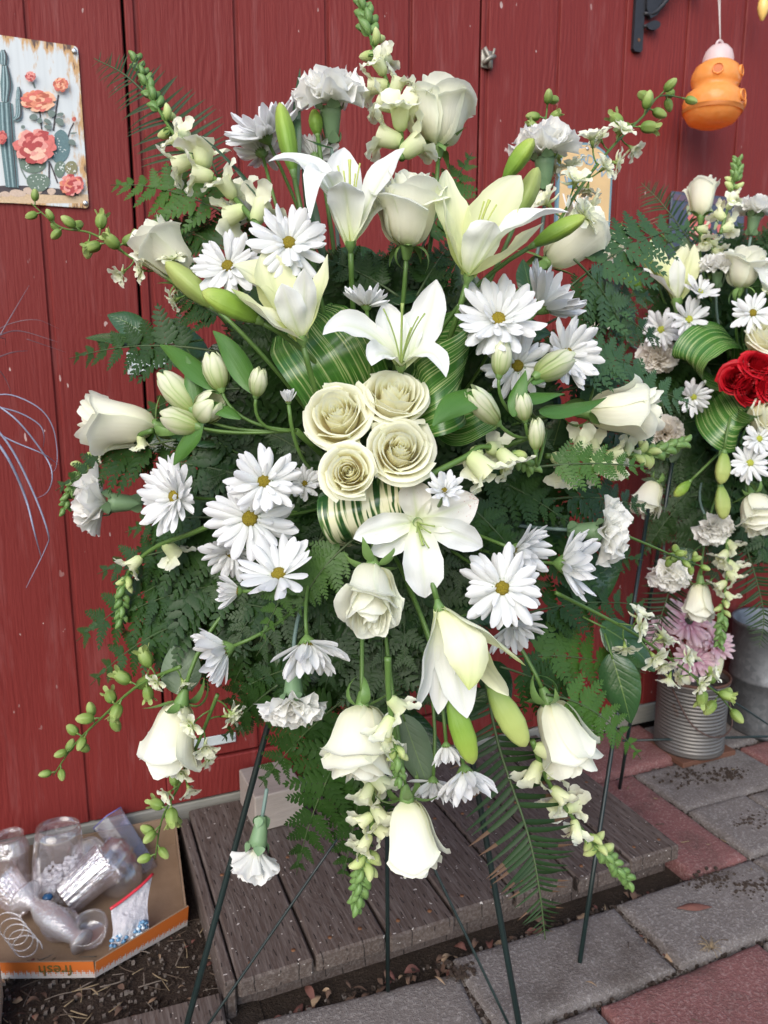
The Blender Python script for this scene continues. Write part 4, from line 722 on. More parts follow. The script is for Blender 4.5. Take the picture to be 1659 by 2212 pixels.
ROSES = {('bud', i): rose_set('bud', 3+i, W_ROSE) for i in range(2)}; ROSES.update({('half', i): rose_set('half', 13+i, W_ROSE) for i in range(2)}); ROSES.update({('open', i): rose_set('open', 23+i, W_ROSEC) for i in range(3)}); ROSES[('red', 0)] = rose_set('open', 41, R_ROSE)
def leafgrid(L, W, n=10, k=5, droop=0.0, cup=0.2, tipw=.75, twist=0.0, prof=None, wav=0.0):
    t = np.linspace(0, 1, n); C = np.stack([t*L*np.cos(droop*t), 0*t, -L*np.sin(droop*t)*t], -1); w = W*(np.sin(np.clip(t, .02, .985)**tipw*pi)**.85 if prof is None else np.interp(t, *prof)); a = twist*t
    S = np.stack([0*t, np.cos(a), np.sin(a)], -1); return ribbon(C, S, w, k, cup, (wav, 2, 1.))
SEPAL = [MB().grid(leafgrid(1, .17, 8, 3, d_, .3, .55)).make('sepal', CALYX) for d_ in (.9, .3, 1.6)]
HIP = MB().lathe([(.045, -.20), (.06, -.17), (.085, -.08), (.11, 0), (.10, .05), (.02, .05)], 12).make('receptacle', CALYX)
T4, R4, S4 = Matrix.Translation, Matrix.Rotation, Matrix.Scale
def sstem(t, p0, d0, core, r, mat=None, stop=.10, sag=.0):
    p0, d0, core = Vector(p0), Vector(d0).normalized(), Vector(core); L = (core-p0).length; end = p0.lerp(core, max(.25, 1-stop/max(L, .12)))
    world_part('stem', MB().tube(bez(p0, p0+d0*L*.38+Vector((0, 0, -sag)), end, 12), r, 7).make('stem', mat or STEM), t)
def rose(px, py, hpx, axis, kind, label, dz=0.0, var=0, roll=0.0, core=None, d=None, join=False, name='white_rose', cat='rose', stem=True, group=None, mid=.5, sq=1.0, sep=1.0):
    d = d or dep(px, py, dz); s = hpx*d/FPX; ax = cv(*axis).normalized(); p = P(px, py, d)-ax*s*mid; sq *= .82 if kind == 'bud' else 1.0
    t = thing(name, label, cat, frame(p, ax, roll, s), group); ps = [('petal', me, Matrix.Diagonal((sq, sq, 1, 1))) for me in ROSES[(kind, var)]]; rr = np.random.default_rng(int(px+py))
    for i in range(5): ps.append(('sepal', SEPAL[int(rr.integers(0, 3))], R4(i*1.257+rr.uniform(-.2, .2), 4, 'Z') @ T4((.11, 0, .0)) @ R4(rr.uniform(-1.0, .5), 4, 'Y') @ Matrix.Diagonal((.42*sep, .42*sep, .42*sep, 1))))
    ps.append(('receptacle', HIP, Matrix())); build(t, ps, join)
    if stem: sstem(t, p-ax*s*.15, -ax, core or CORE, .0030 if not join else .0028, STEM)
    return t

# daisies
def daisy_petal(sd):
    r = np.random.default_rng(sd); nu, nw = 9, 7; t = np.linspace(0, 1, nu); bend = r.uniform(-.05, .25); C = np.stack([t, .05*np.sin(t*2+sd)*t, -bend*t*t*.5], -1)
    w = .132*np.interp(t, [0, .12, .35, .65, .85, .95, 1], [.30, .55, .88, 1.0, .84, .60, .22]); a = r.uniform(-.35, .35)*t; S = np.stack([0*t, np.cos(a), np.sin(a)], -1)
    G = ribbon(C, S, w, nw, r.uniform(.15, .8)); Tn = N(np.cross(S, N(np.gradient(C, axis=0)))); dp = (w*.16*np.clip(np.sin(t*pi*.95), 0, 1))[:, None]*Tn; G[:, 2] -= dp; G[:, 4] -= dp; return MB().grid(G).make('petal', DAISY)
DP = [daisy_petal(s) for s in range(7)]
def disc_mesh(m): return MB().lathe([(.165, -.03), (.175, .02), (.155, .065), (.11, .090), (.05, .10), (.001, .098)], 18).make('disc', m)
DISCM = {'y': disc_mesh(DISC), 'g': disc_mesh(DISCG), 'd': disc_mesh(DISCD)}
BRACT = MB()
for i in range(16): BRACT.grid(tf(leafgrid(.30, .055, 5, 3, -.2, .3), R4(i*.393, 4, 'Z') @ T4((.03, 0, -.16)) @ R4(-.55, 4, 'Y')))
BRACT.lathe([(.02, -.24), (.07, -.19), (.16, -.10), (.20, -.02), (.19, .0)], 14); BRACT = BRACT.make('calyx', CALYX)
def daisy_parts(sd, cup, n=(20, 18, 9), disc='y', scale_in=1.0, pm=None):
    r = np.random.default_rng(sd); ps = []
    for k, (cnt, L, de, z) in enumerate(((n[0], 1.0, 0, -.02), (n[1], .90, 12, .0), (n[2], .52*scale_in, 32, .025))):
        a0 = r.uniform(0, 6.28)
        for i in range(cnt):
            if r.uniform() < .06: continue
            l = L*r.uniform(.78, 1.08); el = cup+de+r.normal(0, 10)
            ps.append(('petal', (pm or DP)[int(r.integers(0, len(pm or DP)))], R4(a0+i*2*pi/cnt+r.uniform(-.13, .13), 4, 'Z') @ T4((.10, 0, z)) @ R4(-rad(el), 4, 'Y') @ R4(r.normal(0, .22), 4, 'X') @ Matrix.Diagonal((l*.92, l*r.uniform(.88, 1.15), l, 1))))
    ps.append(('disc', DISCM[disc], Matrix())); ps.append(('calyx', BRACT, Matrix.Diagonal((1, 1, 1, 1)))); return ps
def daisy(px, py, dia, axis, cup, label, dz=0.0, sd=None, n=(20, 18, 9), disc='y', core=None, d=None, join=False, group=None, stem=True, name='white_daisy', cat='daisy', pm=None):
    d = d or dep(px, py, dz); s = dia*.5*d/FPX; ax = cv(*axis).normalized(); p = P(px, py, d); sd = sd or int(px*7+py)
    t = thing(name, label, cat, frame(p, ax, sd % 7, s), group); build(t, daisy_parts(sd, cup, n, disc, pm=pm), join)
    if stem: sstem(t, p-ax*s*.2, -ax, core or CORE, .0024, STEM)
    return t

# carnations
def carn_petal(sd, mat):
    r = np.random.default_rng(sd); nu, nw = 8, 17; t = np.linspace(0, 1, nu)[:, None]; w = np.linspace(-1, 1, nw)[None, :]
    ser = .018*((np.arange(nw) % 2)*2-1)[None, :]+r.normal(0, .028, (1, nw)); L = t*(1-.14*w**2)+ser*t**6
    ang = w*.62*np.interp(t, [0, .3, .7, 1], [.7, .8, 1, 1.05]); k = r.uniform(3.2, 5.2); ph = r.uniform(0, 6.28)
    z = (.20*np.sin(k*w+ph)+.06*np.sin(2.3*k*w+2*ph))*t**2.0 - r.uniform(-.05, .15)*t**2 + .10*w*w*t
    return MB().grid(np.stack([L*np.cos(ang), L*np.sin(ang), z+0*ang], -1)).make('petal', mat)
CP = {0: [carn_petal(s, CARN) for s in range(6)], 1: [carn_petal(s+20, CARNC) for s in range(5)]}
CALC = MB().lathe([(.03, -1.02), (.13, -1.0), (.17, -.90), (.23, -.6), (.27, -.3), (.30, -.08), (.26, -.06)], 16)
for i in range(5): CALC.grid(tf(leafgrid(.30, .19, 6, 3, -.1, .2, .5), R4(i*1.257, 4, 'Z') @ T4((.285, 0, -.14)) @ R4(-1.18, 4, 'Y')))
for i in range(4): CALC.grid(tf(leafgrid(.34, .16, 6, 3, .0, .3, .6), R4(i*1.57+.3, 4, 'Z') @ T4((.14, 0, -1.0)) @ R4(-1.22, 4, 'Y')))
CALC = CALC.make('calyx', CALB)
def carnation(px, py, dia, axis, label, dz=0.0, lift=0.0, tone=0, core=None, d=None, join=False, group=None, name='white_carnation', roll=0., hgt=1.0):
    d = d or dep(px, py, dz); s = dia*.5*d/FPX; ax = cv(*axis).normalized(); p = P(px, py, d)-ax*s*.30; r = np.random.default_rng(int(px+3*py))
    t = thing(name, label, 'carnation', frame(p, ax, roll, s), group); ps = []
    for cnt, L, el in ((8, 1.02, 8+lift), (8, .98, 26+lift*.9), (8, .90, 44+lift*.6), (7, .82, 60+lift*.3), (6, .72, 74), (4, .62, 84)):
        a0 = r.uniform(0, 6.28)
        for i in range(cnt): l = L*r.uniform(.9, 1.08); ps.append(('petal', CP[tone][int(r.integers(0, len(CP[tone])))], R4(a0+i*2*pi/cnt+r.uniform(-.2, .2), 4, 'Z') @ T4((.06, 0, 0)) @ R4(-rad(el+r.normal(0, 5)), 4, 'Y') @ R4(r.normal(0, .2), 4, 'X') @ Matrix.Diagonal((l*.95, l*r.uniform(.9, 1.2), l*hgt, 1))))
    ps.append(('calyx', CALC, Matrix.Diagonal((1, 1, .95, 1)))); build(t, ps, join); sstem(t, p-ax*s*.95, -ax, core or CORE, .0028, STEMB); return t

# lilies: each tepal has its own curve, given in sheet pixels from the throat (right, down, towards the viewer)
def tepal(t, base, s, tip, ctl, half, axis, mat, curlk=.22, n=15):
    o = lambda q: nv3(base+cv(q[0]*s, -q[1]*s, q[2]*s)); a, b, c = o((0, 0, 0)), o(ctl), o(tip); tt = np.linspace(0, 1, n); C = a*((1-tt)**2)[:, None]+2*b*(tt*(1-tt))[:, None]+c*(tt**2)[:, None]
    ax = nv3(cv(*axis).normalized()); ch = N(c-a); S = np.cross(ch, ax); T = N(np.gradient(C, axis=0)); bend = N(C[n//2]-(a+c)/2)
    if np.linalg.norm(S) < .45: S = nv3(cR)
    S = N(S); Ss = N(S[None, :]-T*(T@S)[:, None]); Nn = np.cross(Ss, T); sgn_ = 1 if (Nn[n//3]@ax) > 0 else -1
    w = half*s*np.interp(tt, [0, .08, .25, .5, .72, .88, .96, 1], [.30, .42, .74, 1.0, .90, .52, .24, .03]); sd = int(abs(tip[0]*3+tip[1])) % 17
    if sgn_ < 0: Ss = -Ss
    m = ribbon(C, Ss, w, 13, .34, (.15, 2.2, sd), ridge=.05); m[:, 6] -= np.cross(Ss, T)*(w*.10)[:, None]; world_part('tepal', MB().grid(m).make('tepal', mat), t)
PIST = leaf_mat('pistil_lime', (.42, .50, .10), (.58, .62, .20), .5, .2, kind='flat'); PISTG = leaf_mat('pistil_green', (.28, .38, .10), (.40, .50, .16), .5, .2, kind='flat')
def lily(px, py, axis, tps, label, dz=0.0, stam=None, d=None, core=None, k=1.0, pm=None, stem=True, group=None):
    d = d or dep(px, py, dz); s = d/FPX*k; base = P(px, py, d); t = thing('white_lily', label, 'lily', T4(base), group)
    for tip, ctl, half, m in tps: tepal(t, base, s, tip, ctl, half, axis, m)
    if stam:
        for i, (x, y, z) in enumerate(stam):
            e = base+cv(x*s, -y*s, z*s); world_part('stamen' if i else 'pistil', MB().tube(bez(base, base+cv(x*s*.3, -y*s*.6, z*s*.6), e, 9), [s*(2.6 if i == 0 else 1.5)]*8+[s*(4 if i == 0 else 2.0)], 6).make('stamen', pm or PISTG), t)
    ax = cv(*axis).normalized(); world_part('receptacle', MB().lathe([(4*s, -22*s), (7*s, -12*s), (13*s, 0), (10*s, 10*s)], 10, M=frame(base, ax)).make('receptacle', CALYX), t)
    if stem: sstem(t, base-ax*18*s, -ax, core or CORE, .0036, STEM)
    return t
def bud_mesh(name, mat, k=3, sharp=1.0, depth=.10):
    z = np.linspace(0, 1, 18); r = .155*np.interp(z, [0, .04, .15, .4, .65, .85, .95, 1], [.30, .42, .66, .98, 1.0, .74, .46, .10]); th = np.arange(24)*2*pi/24; G = np.zeros((18, 24, 3))
    rr = r[:, None]*(1+depth*np.abs(np.cos(k*th/2))[None, :]-depth+.035*np.cos(6*th)[None, :]); G[..., 0] = rr*np.cos(th); G[..., 1] = rr*np.sin(th); G[..., 2] = z[:, None]; a, b = np.meshgrid(z, (np.arange(24)/24), indexing='ij')
    return MB().grid(G, wrap=True, uv=np.stack([b, a], -1)).make(name, mat)
LBUD = {0: bud_mesh('bud', BUDG, 3, depth=.24), 1: bud_mesh('bud', BUDY, 3, depth=.24)}
RING = MB().lathe([(.035, -.10), (.05, -.04), (.062, .02), (.05, .04)], 10).make('receptacle', CALYX)
def lilybud(p0, p1, fat, label, dz=0.0, tone=0, d=None, core=None, toward=0.0, stem=True, group=None):
    d0 = d or dep(*p0, dz); a = P(*p0, d0); b = P(*p1, d0-toward); L = (b-a).length; t = thing('lily_bud', label, 'lily bud', frame(a, b-a, .5, L), group); f = fat/(L*FPX/d0*.31)
    ob('bud', LBUD[tone], t, Matrix.Diagonal((f, f, 1, 1))); ob('receptacle', RING, t, Matrix.Diagonal((f, f, 1, 1)))
    if stem: sstem(t, a-(b-a)*.06, a-b, core or CORE, .0030, STEM)
    return t

# snapdragon and larkspur florets
def lobe(base, dirv, up, L, W, curl, n=6, k=5, cup=.2, wav=.15):
    t = np.linspace(0, 1, n); base, dirv, up = map(lambda q: np.array(q, float), (base, dirv, up)); dirv = N(dirv); S = N(np.cross(dirv, up)); U_ = np.cross(S, dirv); C = base+dirv*L*np.sin(t*1.2)[:, None]/.93+U_*(curl*t*t*L)[:, None]
    return ribbon(C, S, W*np.interp(t, [0, .3, .65, .88, 1], [.5, .85, 1., .8, .35]), k, cup, (wav, 1.7, 0))
def lob(mb, *a, m=0, v0=.4, **kw):
    G = lobe(*a, **kw); n, k = G.shape[:2]; b, c = np.meshgrid(np.linspace(v0, 1, n), np.linspace(0, 1, k), indexing='ij'); mb.grid(G, m, uv=np.stack([c, b], -1))
def snap_flower(sd):
    r = np.random.default_rng(sd); mb = MB(); j = lambda: r.uniform(-.08, .08)
    z = np.linspace(0, .66, 7); rr = np.interp(z, [0, .12, .4, .66], [.12, .20, .23, .27]); th = np.arange(12)*2*pi/12; G = np.stack([rr[:, None]*np.cos(th), rr[:, None]*np.sin(th)*1.12, z[:, None]+0*th], -1); a, b = np.meshgrid(z*.7, th/6.28, indexing='ij'); mb.grid(G, 0, True, np.stack([b, a], -1))
    for s in (-1, 1): lob(mb, (s*.10, .15, .50), (s*.28+j(), .34, .9), (s*.3, 1, -.3), .62, .27, .50+j(), n=8, k=7, cup=.25, wav=.22)
    for s in (-1, 0, 1): lob(mb, (s*.13, -.17, .52), (s*.55+j(), -.62, .62), (0, -.3, -1), .50, .25, .45+j(), n=8, k=7, cup=-.2, wav=.22)
    e = np.linspace(-1, 1, 7); e2 = np.arange(10)*2*pi/10; G = np.stack([np.sqrt(1-e**2*.98)[:, None]*np.cos(e2)*.15, np.sqrt(1-e**2*.98)[:, None]*np.sin(e2)*.09-.10, e[:, None]*.12+.62+0*e2], -1); mb.grid(G, 0, True)
    for i in range(5): mb.grid(tf(leafgrid(.26, .085, 5, 3, -.35, .3), R4(i*1.257, 4, 'Z') @ T4((.04, 0, -.02)) @ R4(-.75, 4, 'Y')), 1)
    return mb.make('blossom', [SNAP, CALYX])
def snap_bud(sd, g):
    mb = MB(); z = np.linspace(0, 1, 9); rr = .24*np.interp(z, [0, .1, .35, .65, .9, 1], [.4, .75, 1, .92, .5, .05]); th = np.arange(10)*2*pi/10; G = np.stack([rr[:, None]*np.cos(th)+.10*np.sin(z*3)[:, None], rr[:, None]*np.sin(th), z[:, None]*.9+0*th], -1); a, b = np.meshgrid(z, th/6.28, indexing='ij'); mb.grid(G, 0, True, np.stack([b, a], -1))
    for i in range(5): mb.grid(tf(leafgrid(.55 if g else .38, .17, 5, 3, -.35, .3), R4(i*1.257, 4, 'Z') @ T4((.05, 0, -.03)) @ R4(-1.0, 4, 'Y')), 1)
    return mb.make('bud', [CALYX if g else SNAPB, CALYX])
SNF = [snap_flower(s) for s in range(4)]; SNB = [snap_bud(1, False), snap_bud(2, True)]
def lark_flower(sd, op):
    r = np.random.default_rng(sd); mb = MB()
    for k, (n, L, W, tz) in enumerate(((5, .62, .20, 0), (5, .42, .13, .3))):
        for i in range(n):
            a = i*2*pi/n+k*.6+r.uniform(-.15, .15); o = op*(1-.4*k)+r.uniform(-.1, .1); dv = (math.cos(a)*math.sin(o), math.sin(a)*math.sin(o), math.cos(o)); lob(mb, (math.cos(a)*.04, math.sin(a)*.04, .28), dv, (-math.cos(a)*math.cos(o), -math.sin(a)*math.cos(o), math.sin(o)), L, W, -.25+r.uniform(-.1, .1), cup=.35, v0=.1, wav=.2)
    mb.tube([(0, 0, 0), (0, 0, .16), (0, 0, .32)], [.03, .07, .10], 7, 1); mb.tube(spline([(.02, -.05, .28), (.05, -.30, .20), (.04, -.52, .22)], 7), [.07, .06, .055, .045, .04, .03, .015], 6, 0); mb.lathe([(.001, .46), (.05, .44), (.06, .34), (.02, .3)], 7, 1)
    return mb.make('blossom', [LARK, LARKB])
def lark_bud(op):
    mb = MB(); z = np.linspace(0, 1, 10); rr = .31*np.interp(z, [0, .08, .3, .6, .88, 1], [.35, .72, 1, .98, .62, .16]); th = np.arange(20)*2*pi/20; G = np.stack([rr[:, None]*np.cos(th)*(.90+.16*np.abs(np.cos(2.5*th))), rr[:, None]*np.sin(th)*(.90+.16*np.abs(np.cos(2.5*th))), z[:, None]+0*th], -1); a, b = np.meshgrid(z, th/6.28, indexing='ij'); mb.grid(G, 0, True, np.stack([b, a], -1))
    if op:
        for i in range(5): lob(mb, (.16*math.cos(i*1.257), .16*math.sin(i*1.257), .55), (math.cos(i*1.257)*.3, math.sin(i*1.257)*.3, 1), (math.cos(i*1.257), math.sin(i*1.257), 0), .52, .14, .28, n=5, k=3, v0=.3)
    mb.tube([(0, 0, -.14), (0, 0, .06)], [.05, .09], 6, 0); return mb.make('bud', LARKB)
LKF = [lark_flower(1, 1.15), lark_flower(2, .8), lark_flower(3, 1.35)]; LKB = [lark_bud(False), lark_bud(True)]
def spike(pts, label, kind, sizes, n, split, dz=0.0, d=None, name='snapdragon', cat='snapdragon', core=None, join=False, sd=1, thick=(.0042, .0015), droop=0.0, group=None, hook=True, cover=1.0):
    """pts: pixel polyline from the lower stem to the tip; split: (share of blossoms, share of pale buds)."""
    r = np.random.default_rng(sd*13+7); dd = [d or dep(x, y, dz) for x, y in pts]; C = spline([P(x, y, q) for (x, y), q in zip(pts, dd)], 40); T = N(np.gradient(C, axis=0)); seg = np.r_[0, np.cumsum(np.linalg.norm(np.diff(C, axis=0), axis=1))]; seg /= seg[-1]
    t = thing(name, label, cat, T4(Vector(C[0])), group); s0 = dd[0]/FPX; world_part('stem', MB().tube(C, np.linspace(thick[0], thick[1], 40), 7).make('stem', STEM), t); ps = []; inv = t.matrix_basis.inverted()
    if kind == 'lark': pm = MB()
    nb = max(2, int(n*split[0]*.62)); nm = max(1, int(n*split[1]*.9))
    for i in range(n):
        f = (i+.5)/n
        if kind == 'snap': f = .56*(i+.4)/nb if i < nb else (.56+.14*(i-nb+.5)/nm if i < nb+nm else .69+.31*((i-nb-nm+.5)/(n-nb-nm)))
        f0 = f; f = 1-cover+cover*f; q = np.array([np.interp(f, seg, C[:, k]) for k in range(3)]); tg = N(np.array([np.interp(f, seg, T[:, k]) for k in range(3)])); a = i*2.4+r.uniform(-.4, .4)
        x = nv3(cR)-tg*np.dot(nv3(cR), tg); x = N(x) if np.linalg.norm(x) > .2 else N(nv3(cU)-tg*np.dot(nv3(cU), tg)); y = np.cross(tg, x); out = x*math.cos(a)+y*math.sin(a)
        if np.dot(out, nv3(cF)) > .55: out = N(out-nv3(cF)*.8)
        ff = f0; sz = np.interp(ff, np.linspace(0, 1, len(sizes)), sizes)*s0*r.uniform(.88, 1.12)
        if kind == 'snap':
            if i < nb: nm_, me, lean_ = 'blossom', SNF[int(r.integers(0, 4))], .8
            elif i < nb+nm: nm_, me, lean_ = 'bud', SNB[0], .75
            else: nm_, me, lean_ = 'bud', SNB[1], 1.35
            ax = N(out+tg*lean_+np.array([0, 0, -droop])); M = frame(q+out*thick[1], ax, 0, sz)
            if nm_ == 'blossom':
                z = Vector(ax); yv = Vector((0, 0, 1))-z*z.z; yv = yv.normalized() if yv.length > .2 else z.orthogonal(); xv = yv.cross(z); M = T4(Vector(q)) @ Matrix((xv, yv, z)).transposed().to_4x4() @ S4(sz, 4)
            ps.append((nm_, me, inv @ M))
        else:
            ped = sz*r.uniform(.35, .75)*(1-.4*ff); ax = N(out+tg*.55+np.array([0, 0, -droop])); e = q+ax*ped; pm.tube(bez(q, q+out*ped*.5, e, 5), [.0011*s0*FPX/.95]*5, 5); nm_, me = ('blossom', LKF[int(r.integers(0, 3))]) if ff < split[0] else ('bud', LKB[1 if ff < split[0]+split[1] else 0]); ps.append((nm_, me, inv @ frame(e, N(ax+nv3(-cF)*(.5 if nm_ == 'blossom' else .0)), r.uniform(0, 6), sz)))
    if kind == 'lark': world_part('pedicels', pm.make('pedicels', STEM), t)
    build(t, ps, join); return t

# alstroemeria
def al_bud():
    mb = MB()
    for k in range(2):
        for i in range(3):
            th0 = i*2.094+k*1.047; u = np.linspace(0, 1, 10)[:, None]; w = np.linspace(-1, 1, 7)[None, :]; rr = (.25-.02*k)*np.interp(u, [0, .06, .25, .55, .85, 1], [.3, .55, .85, 1, .82, .50])+.03*np.abs(w)*u; th = th0+w*.78*np.interp(u, [0, .5, 1], [.9, 1, .6]); z = u*(1-.10*np.abs(w)**2)*(1+.05*k)
            mb.grid(np.stack([rr*np.cos(th), rr*np.sin(th), z+0*th], -1))
    mb.lathe([(.05, -.1), (.09, -.03), (.10, .05)], 8, 1); return mb.make('bud', [ALST, CALYX])
ALB = al_bud()
ALL = MB().grid(leafgrid(1, .15, 14, 5, .55, .25, .62, 1.2, None, .15)).make('leaf', ALEAF)
def leafthing(name, label, cat, p0, p1, W, mat, d0, d1, nh=(0, .3, 1), cup=.25, bow=(0, 0, 0), par=None, tw=.75, n=14, k=7, prof=None, wav=.06, twist=0.0, stalk=True, group=None):
    a, b = P(*p0, d0), P(*p1, d1); L = (b-a).length; mid = (a+b)/2+cv(*[x*L for x in bow]); C = bez(a, mid+(mid-(a+b)/2), b, n); T = N(np.gradient(C, axis=0)); nn = nv3(cv(*nh).normalized()); S = N(np.cross(T, nn)); t = np.linspace(0, 1, n)
    if twist: an = twist*(t-.4); Nn = np.cross(S, T); S = S*np.cos(an)[:, None]+Nn*np.sin(an)[:, None]
    w = W*.5*d0/FPX*(np.sin(np.clip(t, .01, .99)**tw*pi)**.75 if prof is None else np.interp(t, *prof)); mb = MB().grid(ribbon(C, S, w, k, -cup, (wav, 2., p0[0] % 6), ridge=-.05)); me = mb.make(name if par is None else 'leaf', mat)
    if par is not None: return world_part('leaf', me, par)
    t_ = thing(name, label, cat, T4(a), group); world_part('blade', me, t_)
    if stalk: world_part('stalk', MB().tube([a-Vector(T[0])*.03, a, Vector(C[1])], .0016, 6).make('stalk', STEM), t_)
    return t_
def alstro(root, label, buds, leaves, dz=0.0):
    d0 = dep(*root, dz-.06); r0 = P(*root, d0); t = thing('alstroemeria', label, 'alstroemeria', T4(r0)); inv = t.matrix_basis.inverted()
    for (x, y, tx, ty, L) in buds:
        a, b = P(x, y, dep(x, y, dz)), P(tx, ty, dep(tx, ty, dz+.012)); M = frame(a, b-a, x % 3, (b-a).length); f = L/max(1, math.hypot(tx-x, ty-y)*.5); ob('bud', ALB, t, inv @ M @ Matrix.Diagonal((f, f, 1, 1))); world_part('stem', MB().tube(bez(r0, a-(b-a).normalized()*.05, a, 10), .0022, 6).make('stem', STEM), t)
    for p0, p1, W, bow in leaves: leafthing('leaf', '', '', p0, p1, W, ALEAF, dep(*p0, dz), dep(*p1, dz+.01), (0, .6, .8), .35, bow, par=t, twist=.9)
    world_part('stem', MB().tube(bez(r0, r0.lerp(CORE, .5), CORE, 6), .004, 6).make('stem', STEM), t); return t

# ferns
def pinnule(mb, base, dirv, nrm, L, W, m=0):
    dirv, nrm = np.array(dirv, float), np.array(nrm, float); S = np.cross(nrm, dirv); t = np.array([0, .16, .30, .44, .58, .72, .86, 1.]); w = W*np.array([.25, .80, 1.0, .78, .86, .55, .55, .0]); V = []
    for x, y in zip(t, w): V += [base+dirv*L*x-S*y-nrm*L*.06*x*x+nrm*y*.18, base+dirv*L*x-nrm*L*.06*x*x, base+dirv*L*x+S*y-nrm*L*.06*x*x+nrm*y*.18]
    F = []
    for i in range(7):
        for j in (0, 1): F.append((i*3+j, i*3+j+1, i*3+j+4, i*3+j+3))
    mb.raw(V, F, m)
def pinna_mesh(sd, mat):
    r = np.random.default_rng(sd); mb = MB(); n = 7
    for i in range(n):
        f = (i+.4)/n
        for s in (-1, 1):
            L = (.250*(1-f)**.62+.055)*r.uniform(.88, 1.12); a = rad(58-20*f)+r.normal(0, .06); d_ = N(np.array([math.cos(a), s*math.sin(a), .05+r.normal(0, .06)])); pinnule(mb, np.array([f*.93+(.035 if s > 0 else 0), 0, -.10*f*f]), d_, N(np.array([0, -s*.10, 1])), L, L*.29)
    pinnule(mb, np.array([.90, 0, -.08]), np.array([1, 0, -.1]), np.array([.1, 0, 1]), .13, .025); t = np.linspace(0, 1, 6); mb.tube(np.stack([t*.95, 0*t, -.10*t*t-.004], -1), np.linspace(.010, .003, 6), 4); return mb.make('pinna', mat)
PIN = {k: [pinna_mesh(s, m) for s in range(3)] for k, m in (('d', FERN), ('l', FERNL), ('g', FERNG))}
def frond(p0, d0, p1, d1, width, tone, label=None, bow=(0, 0, 0), nh=(0, .25, 1), sd=1, n=7, join=False, name='fern_frond', group=None, start=.18):
    r = np.random.default_rng(sd); a, b = P(*p0, d0), P(*p1, d1); L = (b-a).length; mid = (a+b)/2+cv(*[x*L for x in bow]); C = bez(a, mid*2-(a+b)/2, b, 16); T = N(np.gradient(C, axis=0)); t = thing(name, label, 'fern', T4(a), group); inv = t.matrix_basis.inverted(); nn = nv3(cv(*nh).normalized()); ps = []
    world_part('rachis', MB().tube(C, np.linspace(.0019, .0006, 16), 5).make('rachis', STEMD), t)
    for i in range(n):
        f = start+(1-start)*((i+.3)/n)
        for s in (-1, 1):
            q = np.array([np.interp(f, np.linspace(0, 1, 16), C[:, k]) for k in range(3)]); tg = N(np.array([np.interp(f, np.linspace(0, 1, 16), T[:, k]) for k in range(3)])); side = N(np.cross(nn, tg))*s; z = N(np.cross(tg, side)*s); ang = rad(66-26*f)+r.normal(0, .07)
            l = width*L*(1-(f-start)/(1-start)*.93)**.85*r.uniform(.9, 1.1)*np.interp(i, [0, 1, 2], [.82, 1, 1]); x = tg*math.cos(ang)+side*math.sin(ang)+z*r.normal(-.05, .10); x = N(x); z2 = N(z-x*np.dot(x, z)); y = np.cross(z2, x)
            ps.append(('pinna', PIN[tone][int(r.integers(0, 3))], inv @ T4(Vector(q)) @ Matrix((Vector(x), Vector(y), Vector(z2))).transposed().to_4x4() @ Matrix.Diagonal((l, l*1.15, l, 1))))
    ps.append(('pinna', PIN[tone][0], inv @ T4(Vector(C[-3])) @ Matrix((Vector(T[-2]), Vector(np.cross(nn, T[-2])), Vector(nn))).transposed().to_4x4() @ S4(width*L*.22, 4)))
    build(t, ps, join); return t
def sw_pinna(mat2, rust):
    t = np.linspace(0, 1, 9); C = np.stack([t, .16*t*t, -.12*t*t], -1); mb = MB(); G = ribbon(C, np.array([0, 1., .1]), .055*np.interp(t, [0, .06, .4, .8, 1], [.6, 1.0, .9, .5, .04]), 3, .35); mb.grid(G[:6]); mb.grid(G[5:], 1); return mb.make('pinna', [SWORD, mat2])
SWP = [sw_pinna(SWORD, 0), sw_pinna(RUSTF, 1)]
def swordfern(pts, ds, lens, label, n=26, rust=0.0, nh=(0, .2, 1), join=False, sd=1, group=None, cat='fern'):
    r = np.random.default_rng(sd); C = spline([P(x, y, d_) for (x, y), d_ in zip(pts, ds)], 40); T = N(np.gradient(C, axis=0)); t = thing('sword_fern_frond', label, cat, T4(Vector(C[0])), group); inv = t.matrix_basis.inverted(); nn = nv3(cv(*nh).normalized()); world_part('rachis', MB().tube(C, np.linspace(.0026, .0008, 40), 6).make('rachis', STEMD), t); ps = []
    for i in range(n):
        f = .10+.89*i/n; k = int(f*39); tg = T[k]; s0 = ds[0]/FPX
        for s in (-1, 1):
            side = N(np.cross(nn, tg))*s; l = np.interp(f, np.linspace(0, 1, len(lens)), lens)*s0*r.uniform(.92, 1.06); z = N(np.cross(tg, side)*s); ang = rad(74-22*f)+r.normal(0, .05); x = N(tg*math.cos(ang)+side*math.sin(ang)+z*r.normal(-.12, .10)); z2 = N(z-x*np.dot(x, z)); y = np.cross(z2, x)
            ps.append(('pinna', SWP[1 if r.uniform() < rust else 0], inv @ T4(Vector(C[k])) @ Matrix((Vector(x), Vector(y*s), Vector(z2*s))).transposed().to_4x4() @ Matrix.Diagonal((l, l*.85, l, 1))))
    build(t, ps, join); return t
# ------------------------------------------------------------------ the big white spray
CORE = P(800, 1080, 1.17)
tag(ob('floral_foam', MB().box((0, 0, 0), (.055, .045, .10), bev=.012).make('floral_foam', plain('foam_green', (.015, .035, .015), .9)), None, frame(CORE, cU)), 'dark green floral foam block hidden in the heart of the spray', 'floral foam')
